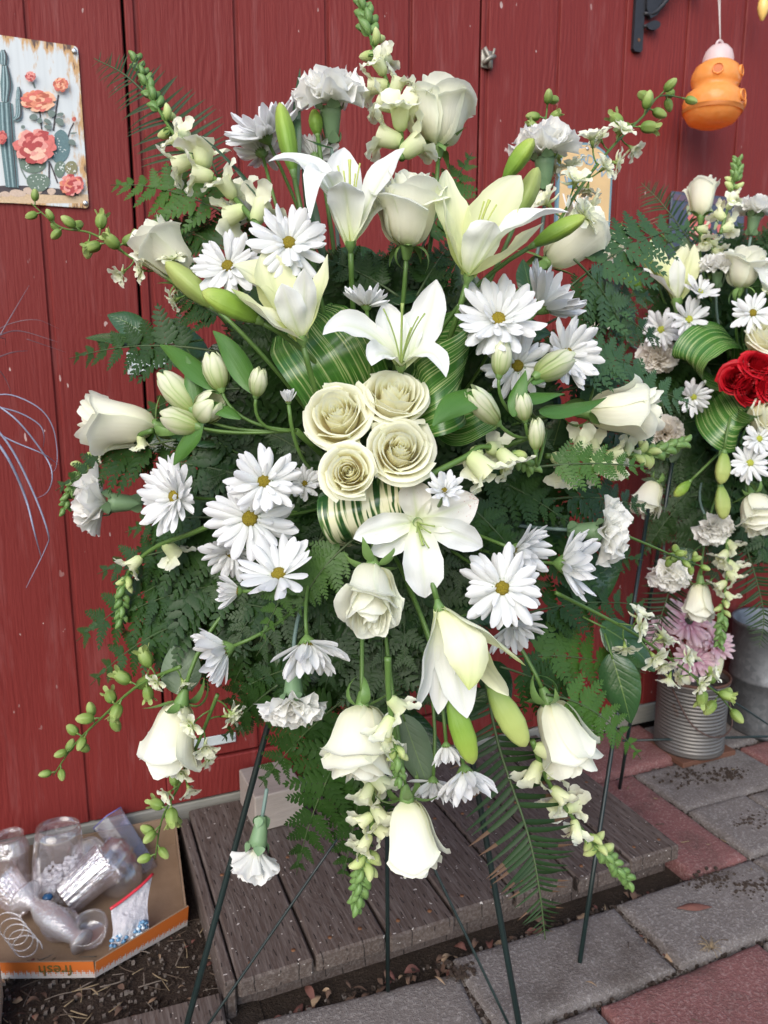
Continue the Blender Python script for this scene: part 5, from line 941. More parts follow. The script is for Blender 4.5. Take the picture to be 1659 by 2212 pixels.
# leatherleaf fern: named fronds first, then the fill behind the flowers
FR = [((560, 1180), 1.10, (165, 1385), 1.17, .40, 'd', 'wide fern frond spread on the red wall below the left carnation', (0, .06, .03)), ((480, 1330), 1.10, (195, 1480), 1.16, .34, 'd', 'drooping fern frond above the lower left larkspur', (0, .10, .03)),
 ((470, 760), 1.08, (150, 775), 1.16, .30, 'd', 'fern frond reaching left beside the dark salal leaves', (0, .05, .02)), ((520, 480), 1.06, (240, 400), 1.14, .34, 'l', 'fern frond under the upper left snapdragon', (0, .06, .02)), ((380, 950), 1.10, (120, 1060), 1.18, .34, 'd', 'fern frond behind the leftmost white rose', (0, .05, .0)),
 ((520, 560), 1.06, (330, 470), 1.12, .40, 'd', 'fern frond behind the upper left white rose', (0, .03, 0)), ((1230, 620), 1.08, (1500, 490), 1.22, .34, 'g', 'bluish fern frond rising to the upper right past the larkspur', (0, .06, 0)), ((1240, 560), 1.06, (1360, 760), 1.16, .42, 'g', 'bluish fern frond drooping below the upper right rose', (.04, .04, .02)),
 ((1190, 850), 1.10, (1500, 880), 1.20, .34, 'g', 'silvery fern frond reaching right above the right rose', (0, .08, .05)), ((1200, 780), 1.04, (1400, 800), 1.12, .40, 'g', 'silvery fern frond beside the side on daisy', (0, .06, .03)), ((1150, 1010), 1.00, (1400, 1010), 1.02, .32, 'l', 'bright green fern frond over the right snapdragon', (0, .03, .05)),
 ((1010, 1010), 1.05, (1230, 1130), 1.10, .40, 'd', 'dark fern frond below the nodding snapdragon', (0, .04, .0)), ((1120, 1330), 1.10, (1400, 1310), 1.20, .30, 'd', 'fern frond at the right over the red wall', (0, .05, 0)), ((1100, 1420), 1.10, (1395, 1455), 1.18, .32, 'l', 'green fern frond behind the two big salal leaves', (0, .05, 0)), ((1180, 1500), 1.06, (1385, 1640), 1.10, .34, 'l', 'fern frond hanging right of the lower right rose', (.03, .10, 0)),
 ((760, 1500), 1.06, (560, 1700), 1.14, .40, 'd', 'fern frond beside the stem of the lowest carnation', (0, .05, 0)), ((780, 1560), 1.06, (640, 1890), 1.12, .36, 'd', 'dark fern frond hanging over the platform boards', (-.04, .03, 0)), ((800, 1600), 1.08, (740, 1900), 1.12, .36, 'd', 'dark fern frond hanging left of the bottom snapdragon', (0, 0, .03)),
 ((770, 1160), .96, (640, 1330), .97, .40, 'l', 'glossy fern frond between the center daisies and the drooping rose', (-.05, .05, .05)), ((700, 1160), .98, (560, 1390), 1.0, .34, 'l', 'light fern frond pointing down over the lower left daisies', (0, .08, .05)), ((660, 980), 1.0, (560, 930), 1.0, .40, 'd', 'short fern frond left of the central roses', (0, .05, .05)), ((600, 720), .99, (660, 640), 1.0, .40, 'd', 'small fern frond at the left of the folded leaf', (0, 0, .05)),
 ((900, 560), 1.02, (1020, 330), 1.08, .36, 'l', 'fern frond behind the top rose', (0, .03, 0)), ((860, 640), 1.0, (700, 560), 1.03, .42, 'd', 'fern frond under the upper lily', (0, .04, .03)), ((900, 640), 1.0, (980, 520), 1.03, .42, 'd', 'fern frond between the upper rose and the lemon lily', (0, .04, .03)), ((500, 700), 1.02, (370, 640), 1.08, .44, 'd', 'fern frond under the two left lily buds', (0, .05, .0)), ((1000, 1080), 1.0, (1130, 1220), 1.04, .40, 'd', 'fern frond right of the spotted lily', (0, .04, .0)),
 ((480, 1120), 1.06, (270, 1150), 1.14, .36, 'd', 'fern frond behind the left carnation', (0, .05, 0)), ((600, 1480), 1.08, (480, 1600), 1.14, .36, 'd', 'fern frond right of the lower left rose', (0, .05, 0)), ((520, 840), 1.06, (300, 900), 1.14, .38, 'd', 'fern frond behind the left alstroemeria', (0, .06, 0)),
 ((540, 1180), 1.08, (210, 1240), 1.15, .36, 'd', 'fern frond behind the arching left snapdragon', (0, .06, .02)), ((560, 1260), 1.08, (260, 1330), 1.14, .38, 'd', 'fern frond between the arching snapdragon and the side on daisy', (0, .06, .02)), ((560, 1040), 1.08, (250, 1000), 1.15, .36, 'd', 'fern frond behind the daisy turned left', (0, .05, 0)), ((1130, 1230), 1.10, (1390, 1210), 1.19, .36, 'd', 'fern frond behind the side on right daisy', (0, .05, 0)), ((1080, 1440), 1.08, (1280, 1560), 1.14, .38, 'd', 'fern frond behind the lower right bell rose', (.02, .06, 0)), ((1180, 700), 1.08, (1410, 640), 1.18, .38, 'g', 'bluish fern frond right of the cupped daisy', (0, .06, 0)), ((1200, 760), 1.10, (1330, 930), 1.18, .42, 'd', 'dark fern frond hanging behind the right rose', (.03, .05, 0)), ((1230, 640), 1.10, (1430, 745), 1.20, .40, 'd', 'dark fern frond between the daisies and the second spray', (0, .06, 0)), ((1240, 920), 1.12, (1450, 985), 1.22, .38, 'd', 'dark fern frond under the right rose', (0, .05, 0)), ((1180, 1080), 1.10, (1400, 1100), 1.20, .40, 'd', 'dark fern frond behind the right carnation', (0, .05, 0)), ((620, 600), 1.06, (480, 470), 1.10, .42, 'd', 'fern frond behind the round daisy', (0, .04, 0)), ((640, 1330), 1.06, (420, 1300), 1.12, .42, 'd', 'fern frond behind the half closed daisy bud', (0, .04, 0)), ((700, 1430), 1.06, (520, 1490), 1.12, .42, 'd', 'fern frond above the lower carnation', (0, .05, 0))]
for i, (a, da, b, db, w, tone, lab, bow) in enumerate(FR): frond(a, da, b, db, w, tone, lab, bow, (0.1*(1 if b[0] > 800 else -1), .3, 1), sd=100+i, n=8)
rf = np.random.default_rng(77); SIDE = {(-1, -1): 'upper left', (1, -1): 'upper right', (-1, 1): 'lower left', (1, 1): 'lower right'}
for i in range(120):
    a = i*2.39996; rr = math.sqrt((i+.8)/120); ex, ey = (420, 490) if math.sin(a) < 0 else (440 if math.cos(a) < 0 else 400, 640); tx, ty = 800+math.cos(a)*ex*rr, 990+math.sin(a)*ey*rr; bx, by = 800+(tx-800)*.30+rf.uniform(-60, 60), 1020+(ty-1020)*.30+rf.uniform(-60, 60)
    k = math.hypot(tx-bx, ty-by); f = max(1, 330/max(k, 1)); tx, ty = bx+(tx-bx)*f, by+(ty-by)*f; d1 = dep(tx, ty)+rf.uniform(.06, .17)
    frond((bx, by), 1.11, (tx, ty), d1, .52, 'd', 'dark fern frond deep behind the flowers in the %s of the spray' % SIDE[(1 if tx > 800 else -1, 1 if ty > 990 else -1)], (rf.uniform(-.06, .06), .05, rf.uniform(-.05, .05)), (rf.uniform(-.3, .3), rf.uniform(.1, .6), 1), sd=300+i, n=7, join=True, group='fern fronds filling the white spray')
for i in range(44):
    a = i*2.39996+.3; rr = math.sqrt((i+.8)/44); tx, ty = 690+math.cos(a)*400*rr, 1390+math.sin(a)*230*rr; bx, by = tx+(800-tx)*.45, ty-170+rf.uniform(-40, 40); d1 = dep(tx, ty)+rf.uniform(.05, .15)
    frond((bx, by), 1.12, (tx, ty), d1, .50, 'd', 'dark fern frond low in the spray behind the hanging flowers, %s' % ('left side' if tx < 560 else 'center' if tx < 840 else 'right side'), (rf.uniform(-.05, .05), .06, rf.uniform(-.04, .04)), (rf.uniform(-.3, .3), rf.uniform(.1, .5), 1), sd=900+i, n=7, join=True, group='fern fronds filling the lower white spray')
for i in range(90):
    a = i*2.39996+.7; rr = math.sqrt((i+.6)/90); ey = 430 if math.sin(a) < 0 else 600; x, y = 800+math.cos(a)*430*rr, 1000+math.sin(a)*ey*rr; an = rf.uniform(0, 6.28); L = rf.uniform(90, 150); d_ = min(1.13+.05*rr+rf.uniform(0, .10), dep(x, y)+.22)
    leafthing('salal_leaf', 'dark leaf deep in the shade behind the ferns in the %s of the spray' % SIDE[(1 if x > 800 else -1, 1 if y > 1000 else -1)], 'leaf', (x, y), (x+math.cos(an)*L, y+math.sin(an)*L), rf.uniform(60, 95), SALAL, d_, d_+rf.uniform(-.03, .03), (rf.uniform(-.5, .5), rf.uniform(-.1, .7), 1), n=8, k=5, stalk=False, group='shaded leaves inside the white spray')
swordfern([(430, 400), (370, 270), (280, 170), (203, 126)], [1.12, 1.14, 1.16, 1.18], [95, 105, 85, 55, 20], 'dark sword fern frond at the upper left against the red wall', 26)
swordfern([(1050, 1480), (1080, 1620), (1140, 1800), (1165, 1920), (1178, 2030)], [1.10, 1.09, 1.07, 1.06, 1.06], [70, 115, 135, 105, 60, 18], 'long brown tipped sword fern frond hanging over the platform', 32, .45, (.2, .3, 1), sd=5)
swordfern([(520, 470), (470, 380), (440, 300)], [1.10, 1.12, 1.14], [70, 60, 40, 15], 'small sword fern frond behind the upper left snapdragon', 16, sd=6)

# roses
rose(356, 545, 144, (-.60, .68, .36), 'bud', 'white rose at the upper left leaning toward the red wall', var=0, roll=.4)
rose(950, 246, 134, (.03, 1, .12), 'half', 'topmost upright white rose with a curled outer petal', var=0, roll=2.2)
rose(884, 452, 150, (.05, .92, .42), 'half', 'creamy upright rose between the two upper lilies', .03, 1, 1.0)
rose(1240, 512, 150, (.70, .62, .30), 'bud', 'white rose at the upper right behind the horizontal lily bud', -.03, 1, .8)
rose(254, 915, 160, (-1, .06, .18), 'bud', 'leftmost white rose lying on its side', 0, 1, 2.0)
rose(1350, 888, 152, (1, .02, .18), 'bud', 'right rose on its side pointing right toward the second spray', .05, 0, .6)
rose(726, 888, 110, (-.12, .30, .95), 'open', 'largest open cream rose at the left of the central cluster', .03, 0, 0, mid=.75)
rose(853, 848, 107, (.10, .55, .83), 'open', 'open cream rose at the top of the central cluster', .02, 1, 1, mid=.7)
rose(866, 966, 109, (.10, .22, .97), 'open', 'open cream rose at the right of the central cluster', .045, 2, 2, mid=.75)
rose(752, 1018, 89, (-.04, .05, 1), 'open', 'smallest open cream rose at the bottom of the central cluster', .06, 0, 3.3, mid=.75)
rose(802, 1288, 165, (-.02, -.72, .69), 'half', 'drooping cream rose below the central striped leaf', .05, 0, 4.2, mid=.5, sq=.74)
rose(374, 1595, 156, (-.22, -.97, .05), 'bud', 'bell shaped white rose hanging at the lower left', .03, 0, 1.6, mid=.5)
rose(783, 1604, 156, (.02, -.93, .35), 'half', 'double hooded white rose hanging above the bottom rose', .06, 1, 2.6)
rose(890, 1808, 158, (.14, -.97, .15), 'bud', 'lowest white rose hanging over the platform', .06, 1, 3.9)
rose(1217, 1592, 162, (.38, -.90, .12), 'bud', 'bell shaped white rose hanging at the lower right', .03, 0, 5.0)

# lilies
W, Yl, G_, S_ = LILY_W, LILY_Y, LILY_G, LILY_S
lily(757, 528, (0, .78, .62), [((-16, -228, -40), (-24, -120, 6), 42, W), ((-174, -170, 20), (-62, -205, 25), 36, W), ((116, -194, 30), (58, -130, 44), 34, W), ((-76, -14, 110), (-62, -250, 60), 32, W), ((-14, -96, 92), (-6, -120, 40), 40, W), ((104, -128, -14), (56, -96, 4), 36, W)], 'white open lily with lime stamens left of the creamy rose', .02, [(0, -165, 40), (-25, -150, 45), (22, -155, 45), (-12, -135, 55), (12, -140, 30)], pm=PIST)
lily(1012, 598, (.22, .85, .48), [((-46, -240, -20), (-56, -110, 16), 46, Yl), ((118, -232, -30), (40, -130, -6), 54, Yl), ((202, -116, 60), (80, -124, 50), 46, W), ((140, -78, 104), (84, -16, 70), 40, Yl), ((44, -84, 88), (22, -64, 60), 42, W), ((-60, -152, 60), (-52, -50, 44), 30, Yl)], 'large pale lemon lily at the upper right', .05, [(40, -150, 40), (55, -140, 40), (28, -145, 45)], pm=PIST)
lily(652, 733, (-.18, .85, .48), [((-152, -164, -10), (-40, -130, -8), 52, Yl), ((-82, -202, -20), (-56, -92, -4), 48, Yl), ((58, -174, 30), (52, -80, 36), 28, Yl), ((-140, -90, 66), (-62, -16, 60), 40, G_), ((14, -126, 86), (12, -66, 56), 27, W), ((-32, -96, 84), (-18, -44, 56), 33, W)], 'half open lemon lily at the left below two daisies', .05)
lily(866, 792, (0, .5, .86), [((76, -184, 14), (66, -84, -14), 42, W), ((-36, -142, -10), (-18, -74, -8), 36, W), ((-164, -56, 56), (-92, -124, 26), 34, W), ((92, 34, 64), (74, -62, 46), 24, W), ((-62, 12, 74), (-46, -46, 50), 32, W), ((30, -130, -26), (16, -70, -16), 32, W)], 'pure white open lily right above the central roses', .02, [(2, -125, 45), (-38, -112, 50), (-30, -92, 56), (50, -105, 40), (20, -70, 60), (36, -96, 50)], pm=PISTG)
lily(902, 1128, (.05, -.05, 1), [((-137, 34, 36), (-70, 4, 40), 32, W), ((16, 162, 10), (10, 84, 56), 44, W), ((130, -48, 16), (60, -24, 40), 46, S_), ((138, 52, 20), (84, 22, 56), 32, W), ((-14, -92, 6), (-6, -50, 30), 36, S_), ((-102, 64, 0), (-50, 50, 20), 28, W)], 'white lily with rust speckled petal right of the striped leaf', .01, [(10, 48, 40), (26, 22, 46), (34, 8, 44), (-4, 20, 50), (22, 54, 40), (6, 14, 52)], pm=PISTG)
lily(948, 1312, (.22, -.93, .25), [((-46, 216, 10), (-34, 106, 50), 36, W), ((58, 164, 64), (74, 56, 84), 46, G_), ((184, 122, 20), (84, 24, 40), 28, G_), ((154, 196, -20), (80, 86, 0), 48, Yl), ((62, 242, -10), (34, 120, 0), 42, W), ((0, 236, -20), (10, 120, -10), 32, W)], 'nodding lily hanging face down at the lower center', .05)
lilybud((634, 372), (604, 222), 44, 'tall green lily bud at the top left of the spray', .03); lilybud((686, 292), (678, 236), 32, 'short lily bud under the top carnation', -.02); lilybud((1090, 388), (1153, 300), 42, 'green lily bud in front of the upper right carnation', .05, toward=.03); lilybud((1118, 470), (1162, 362), 46, 'pale lily bud behind the large lemon lily', .02, 1); lilybud((1152, 530), (1264, 468), 42, 'horizontal green lily bud crossing the upper right rose', .08, toward=.02)
lilybud((462, 662), (358, 566), 52, 'pale lily bud below the upper left rose', .05, 1); lilybud((556, 692), (436, 630), 54, 'plump green lily bud left of the half open lily', .08, toward=.03); lilybud((972, 1502), (1022, 1650), 54, 'green lily bud hanging under the nodding lily', .06); lilybud((1058, 1478), (1136, 1612), 60, 'pale lily bud left of the lower right rose', .04, 1)

# daisies
daisy(572, 292, 190, (-.35, .62, .45), 28, 'big side on daisy at the top left behind the tall lily bud', -.03, n=(21, 18, 10)); daisy(682, 340, 120, (.1, .75, -.5), 20, 'daisy seen from behind under the top carnation', -.06); daisy(566, 330, 130, (-.2, .75, -.3), 25, 'daisy seen from below under the big top left daisy', -.06); daisy(545, 470, 130, (-.3, .7, .1), 30, 'half hidden daisy above the yellow centered pair', -.05)
daisy(492, 575, 160, (-.05, .15, .9), 8, 'daisy beside the pale lily bud, left of the lemon lily', .05); daisy(624, 525, 180, (.10, .25, .9), 10, 'round daisy left of the white open lily', .06); daisy(792, 660, 125, (-.05, .95, .25), 38, 'small side on daisy above the pure white lily', .02, n=(18, 18, 12)); daisy(1076, 690, 205, (-.02, .35, .85), 20, 'largest double daisy under the large lemon lily', .05, n=(22, 22, 11)); daisy(1172, 662, 190, (.62, .62, .2), 40, 'cupped side on daisy facing up and right', .0, n=(20, 18, 7)); daisy(1225, 765, 165, (.35, .05, .7), 28, 'side on daisy at the right above the bluish fern', .02, n=(21, 20, 7)); daisy(1118, 790, 150, (-.05, -.1, .95), 6, 'brown centered daisy below the largest double daisy', .03, n=(16, 10, 4))
daisy(378, 1072, 185, (-.45, .05, .75), 22, 'daisy turned left beside the left carnation', .03, n=(21, 21, 8)); daisy(570, 1040, 165, (.05, .15, .95), 10, 'upper daisy of the overlapping left pair', .06, n=(17, 14, 8)); daisy(540, 1120, 205, (-.05, .05, 1), 2, 'lower and larger daisy of the overlapping left pair', .03); daisy(500, 1195, 140, (-.2, -.6, .6), 25, 'drooping daisy tucked under the left pair', .0); daisy(514, 1277, 110, (-.95, .05, .2), 62, 'half closed daisy bud pointing left', .02, n=(17, 16, 12)); daisy(602, 1240, 190, (-.05, .62, .62), 28, 'fanned daisy with petals raised below the left pair', .05, n=(15, 9, 2)); daisy(488, 1402, 180, (-.78, -.28, .2), 45, 'side on daisy opening to the lower left', .03, n=(17, 16, 7)); daisy(664, 1392, 195, (.12, -.85, .35), 42, 'downward daisy above the lower carnation', .04, n=(20, 18, 10))
daisy(1085, 1270, 185, (-.05, -.05, 1), 2, 'flat open daisy right of the nodding lily', .06, n=(17, 14, 6)); daisy(1118, 1190, 185, (.70, -.30, .45), 38, 'daisy turned right above the flat open daisy', .02); daisy(1216, 1218, 195, (.85, -.05, .2), 38, 'side on daisy touching the right carnation', .03, n=(18, 17, 6)); daisy(1110, 1350, 160, (.35, -.7, .45), 28, 'daisy half hidden below the flat open daisy', .0, n=(17, 10, 4)); daisy(960, 1060, 96, (0, .35, .85), 34, 'small daisy overlapping the rust speckled lily', .08, n=(17, 16, 10)); daisy(623, 868, 66, (-.05, .9, .3), 70, 'tight closed daisy bud left of the central roses', .04, n=(18, 16, 12)); daisy(658, 1045, 90, (.2, .2, .8), 30, 'small shaded daisy right of the left pair', -.03)
daisy(964, 1612, 100, (.05, -.95, .2), 55, 'small downward daisy left of the hanging lily bud', .05, n=(17, 16, 10)); daisy(1004, 1668, 165, (.15, -.85, .35), 42, 'downward daisy right of the lowest rose', .05, n=(20, 18, 7)); daisy(935, 1690, 130, (-.1, -.9, .2), 35, 'downward daisy tucked behind the lowest rose', .0)

# carnations
carnation(712, 196, 165, (-.02, .92, .35), 'topmost white carnation left of the tall snapdragon', .0, 4, hgt=1.2); carnation(1176, 310, 150, (-.05, .95, .2), 'white carnation at the upper right behind lily buds', -.01, 6, roll=1.); carnation(206, 1085, 155, (-1, .02, .22), 'white carnation at the far left pointing left', .0, 22, roll=.5); carnation(634, 1532, 150, (.05, -.85, .35), 'white carnation facing down under the downward daisy', .03, 8); carnation(552, 1852, 138, (-.15, -.97, .1), 'lowest white carnation hanging on a bare stem', .03, 42, core=P(600, 1560, 1.08)); carnation(1322, 1150, 150, (.92, -.05, .35), 'white carnation at the right pointing right', .02, 8, roll=2.)

# snapdragons
spike([(560, 490), (490, 410), (420, 345), (350, 250), (290, 125)], 'tall snapdragon leaning to the upper left', 'snap', [78, 78, 70, 46, 36, 30], 30, (.5, .14), .01, sd=1)
spike([(868, 345), (862, 260), (830, 160), (800, 80), (778, -25)], 'tall snapdragon rising out of the top edge', 'snap', [80, 78, 62, 46, 38, 30], 28, (.55, .15), -.01, sd=2)
spike([(330, 930), (240, 962), (180, 1010), (148, 1072), (138, 1100)], 'snapdragon with green buds below the leftmost rose', 'snap', [46, 40, 34, 26], 20, (.18, .2), -.02, sd=3)
spike([(900, 1040), (1000, 990), (1040, 965), (1085, 975), (1120, 990), (1150, 1010)], 'nodding snapdragon with ivory blossoms right of the central roses', 'snap', [84, 84, 64, 38, 28], 14, (.52, .2), .03, sd=4, droop=.9, cover=.62)
spike([(1180, 985), (1270, 985), (1340, 985), (1410, 975), (1478, 955)], 'snapdragon pointing right toward the second spray', 'snap', [70, 66, 56, 44, 40, 32], 32, (.42, .25), -.02, sd=5, droop=.2)
spike([(520, 1105), (420, 1150), (340, 1180), (285, 1225), (265, 1280), (262, 1350)], 'snapdragon arching down at the left below the carnation', 'snap', [70, 62, 42, 34, 26], 16, (.28, .3), .0, sd=6, cover=.62, droop=.4)
spike([(800, 1660), (805, 1760), (790, 1850), (765, 1960)], 'snapdragon hanging at the bottom left of the lowest rose', 'snap', [64, 62, 48, 40, 32], 30, (.45, .25), .0, sd=7)
spike([(838, 1420), (840, 1500), (850, 1580), (858, 1640), (862, 1690)], 'slim snapdragon hanging in front of the hooded rose', 'snap', [70, 64, 40, 32, 24], 13, (.40, .3), .09, sd=8, cover=.75, droop=.5)
spike([(1150, 1600), (1185, 1690), (1240, 1770), (1300, 1840), (1362, 1908)], 'snapdragon hanging to the lower right under the bell rose', 'snap', [66, 62, 46, 38, 30], 34, (.40, .2), .0, sd=9)
# larkspur
spike([(1195, 500), (1250, 410), (1320, 320), (1390, 250), (1425, 208), (1480, 212)], 'larkspur arching to the upper right beside the orange trap', 'lark', [60, 58, 48, 38, 30], 22, (.55, .15), -.02, name='larkspur', cat='larkspur', sd=11, thick=(.0028, .0010))
spike([(440, 660), (360, 600), (290, 560), (200, 505), (130, 490), (68, 440)], 'larkspur reaching left over the red wall under the tin sign', 'lark', [56, 50, 42, 36, 30], 19, (.35, .25), -.01, name='larkspur', cat='larkspur', sd=12, thick=(.0028, .0010))
spike([(1160, 380), (1170, 300), (1180, 250), (1183, 205)], 'short larkspur tip behind the upper right carnation', 'lark', [46, 34, 28], 9, (.35, .3), -.06, name='larkspur', cat='larkspur', sd=13, thick=(.0022, .0009))
spike([(390, 1440), (300, 1480), (220, 1550), (160, 1610), (115, 1675)], 'larkspur with green buds reaching to the lower left', 'lark', [46, 42, 36, 32], 18, (.12, .3), .0, name='larkspur', cat='larkspur', sd=14, thick=(.0028, .0010))
spike([(470, 1500), (430, 1600), (390, 1690), (350, 1770), (335, 1855)], 'larkspur hanging at the lower left under the bell rose', 'lark', [56, 52, 46, 40, 32], 18, (.55, .2), .0, name='larkspur', cat='larkspur', sd=15, thick=(.0028, .0010))
spike([(1200, 1280), (1290, 1325), (1380, 1375), (1470, 1440), (1540, 1490), (1578, 1530)], 'larkspur reaching right over the tin can', 'lark', [58, 58, 52, 46, 40], 20, (.72, .15), .02, name='larkspur', cat='larkspur', sd=16, thick=(.0030, .0012), cover=.75)
spike([(1360, 1160), (1420, 1185), (1465, 1205), (1512, 1222)], 'thin larkspur tip right of the pointing carnation', 'lark', [26, 26, 24], 9, (0, .1), .0, name='larkspur', cat='larkspur', sd=17, thick=(.0022, .0009), cover=.5)

# alstroemeria
alstro((640, 930), 'alstroemeria with five closed buds left of the central roses', [(478, 842, 455, 765, 54), (553, 856, 562, 796, 40), (418, 886, 352, 812, 50), (432, 902, 470, 858, 50), (430, 922, 356, 898, 46)], [((476, 850), (345, 745), 50, (0, .05, .03)), ((548, 850), (460, 715), 54, (.03, .05, .03)), ((425, 890), (402, 770), 40, (.02, 0, .03)), ((440, 900), (375, 1005), 46, (-.02, 0, .03)), ((520, 905), (420, 880), 36, (0, .1, .03))], .04)
alstro((1180, 930), 'alstroemeria with closed buds right of the central roses', [(1078, 812, 1088, 738, 46), (1158, 812, 1232, 770, 46), (1074, 912, 1016, 842, 46), (1134, 908, 1128, 850, 38), (1158, 972, 1160, 905, 36)], [((1060, 850), (935, 920), 70, (0, .14, .03)), ((1110, 900), (1135, 800), 38, (-.03, 0, .03)), ((1165, 890), (1310, 858), 46, (0, -.02, .03)), ((1150, 830), (1245, 780), 40, (0, .12, .03)), ((1120, 870), (1220, 850), 36, (0, .05, .03))], .06)

# folded aspidistra leaves
def loopleaf(label, pts, ds, W, mat, nh, n=30, tw=0.0):
    C = spline([P(x, y, d_) for (x, y), d_ in zip(pts, ds)], n); T = N(np.gradient(C, axis=0)); nn = nv3(cv(*nh).normalized()); S = np.broadcast_to(nn, C.shape); S = N(S-T*np.sum(S*T, 1)[:, None]); w = W*.5*ds[0]/FPX*np.interp(np.linspace(0, 1, n), [0, .15, .5, .85, 1], [.75, .95, 1, .95, .7]); t = thing('folded_leaf', label, 'leaf', T4(Vector(C[0]))); world_part('blade', MB().grid(ribbon(C, S, w, 13, .05)).make('folded_leaf', mat), t)
loopleaf('broad glossy green leaf folded left of the pure white lily', [(650, 690), (672, 722), (708, 768), (742, 826), (770, 890)], [1.03, .965, .945, .96, 1.0], 195, ASPI, (.88, .48, .12))
loopleaf('broad green leaf looped upright right of the pure white lily', [(890, 890), (945, 850), (990, 810), (1008, 775), (985, 750), (930, 745)], [.95, .93, .94, .98, 1.04, 1.08], 185, ASPI, (.22, .95, .12))
loopleaf('dark green leaf curled under the right loop leaf', [(1050, 880), (1030, 905), (985, 920), (940, 900)], [.98, .96, .98, 1.02], 90, ASPI, (.25, -.8, .5))
loopleaf('cream and green striped leaf rolled below the central roses', [(792, 1020), (782, 1050), (786, 1098), (800, 1142), (815, 1165)], [1.0, .935, .915, .935, 1.0], 185, ASPW, (.96, .26, -.12))
# blades and salal leaves
leafthing('lily_grass_blade', 'dark upright grass blade behind the tall lily bud', 'leaf', (640, 420), (648, 148), 34, BLADE, 1.03, 1.05, (-.6, 0, .8), .3, (-.03, 0, 0), stalk=False); leafthing('lily_grass_blade', 'thin grass blade crossing the tall upper left snapdragon', 'leaf', (590, 470), (430, 290), 16, BLADE, 1.0, 1.0, (.5, .5, .6), .3, (.03, .04, 0), stalk=False); leafthing('lily_grass_blade', 'dark grass blade left of the white open lily', 'leaf', (700, 560), (655, 330), 40, BLADE, .98, 1.0, (-.7, 0, .7), .4, (-.05, 0, 0), stalk=False); leafthing('lily_grass_blade', 'short dark leaf under the top carnation', 'leaf', (720, 320), (660, 300), 22, SALAL, 1.0, 1.0, (0, .9, .5), stalk=False)
for lab, a, b, w, m, d0, d1, nh, bow in (('dark salal leaf pointing left at the left edge', (320, 745), (185, 730), 62, SALAL, 1.14, 1.16, (.1, .75, .6), (0, .08, 0)), ('dark salal leaf behind the left larkspur', (310, 720), (232, 680), 56, SALAL, 1.15, 1.17, (-.2, .3, .9), (0, .05, 0)), ('narrow dark salal leaf under the left edge leaf', (400, 740), (275, 775), 44, SALAL, 1.12, 1.15, (0, .8, .5), (0, .03, 0)), ('pale backed salal leaf above the lower left bell rose', (390, 1500), (392, 1375), 88, SALALB, 1.09, 1.11, (.1, -.1, 1), (0, 0, .03)), ('dark salal leaf left of the pale backed leaf', (370, 1440), (330, 1385), 50, SALAL, 1.13, 1.15, (-.3, .2, .9), (0, 0, 0)), ('upper of the two big salal leaves at the right', (1298, 1352), (1415, 1450), 92, SALAL, 1.14, 1.15, (.2, .45, .85), (.02, .06, .03)), ('lower glossy salal leaf hanging at the right', (1320, 1412), (1362, 1562), 86, SALAL, 1.12, 1.12, (-.35, .25, .9), (0, .0, .05)), ('broad salal leaf behind the pointing right carnation', (1225, 1300), (1345, 1200), 110, SALAL, 1.18, 1.20, (.1, .1, 1), (0, 0, 0)), ('pale backed salal leaf right of the hooded rose', (870, 1545), (930, 1712), 74, SALALB, 1.02, 1.02, (.1, -.1, 1), (.0, 0, .03)), ('dark salal leaf behind the small side on daisy', (830, 650), (925, 632), 52, SALAL, 1.04, 1.06, (0, .6, .8), (0, .05, 0)), ('dark salal leaf under the upper right rose', (1150, 640), (1130, 560), 56, SALAL, 1.08, 1.10, (.3, .2, .9), (0, 0, 0)), ('purple dark salal leaf right of the leftmost rose', (480, 960), (350, 935), 70, SALAL, 1.10, 1.14, (0, .7, .6), (0, .08, 0)), ('dark salal leaf behind the downward daisy', (600, 1400), (690, 1470), 80, SALAL, 1.10, 1.10, (.1, .3, .9), (0, 0, 0)), ('dark salal leaf behind the nodding lily', (1000, 1330), (1110, 1300), 70, SALAL, 1.06, 1.08, (0, .5, .9), (0, .03, 0)), ('salal leaf by the side on right daisies', (1120, 700), (1190, 720), 56, SALAL, 1.06, 1.08, (0, .3, .9), (0, 0, 0))):
    leafthing('salal_leaf', lab, 'leaf', a, b, w, m, d0, d1, nh, .18, bow, tw=.72, wav=.05)

# ------------------------------------------------------------------ the second spray
CORE2 = P(1650, 860, 2.0)
def d2(px, py): return 1.68+.22*((px-1660)/280)**2+.08*((py-900)/450)**2
K2 = dict(core=CORE2)
rf = np.random.default_rng(5)
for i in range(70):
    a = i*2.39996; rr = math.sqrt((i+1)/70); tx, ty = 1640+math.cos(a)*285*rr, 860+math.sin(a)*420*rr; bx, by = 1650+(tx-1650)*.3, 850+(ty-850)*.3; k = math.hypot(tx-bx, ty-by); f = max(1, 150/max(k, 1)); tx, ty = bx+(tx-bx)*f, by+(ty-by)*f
    frond((bx, by), 1.93, (tx, ty), d2(tx, ty)+.10, .46, 'd', 'small dark fern frond deep in the %s part of the second spray' % ('upper' if ty < 760 else 'middle' if ty < 980 else 'lower'), (0, .05, 0), (rf.uniform(-.3, .3), rf.uniform(.1, .5), 1), sd=600+i, n=7, join=True, group='fern fronds filling the second spray')
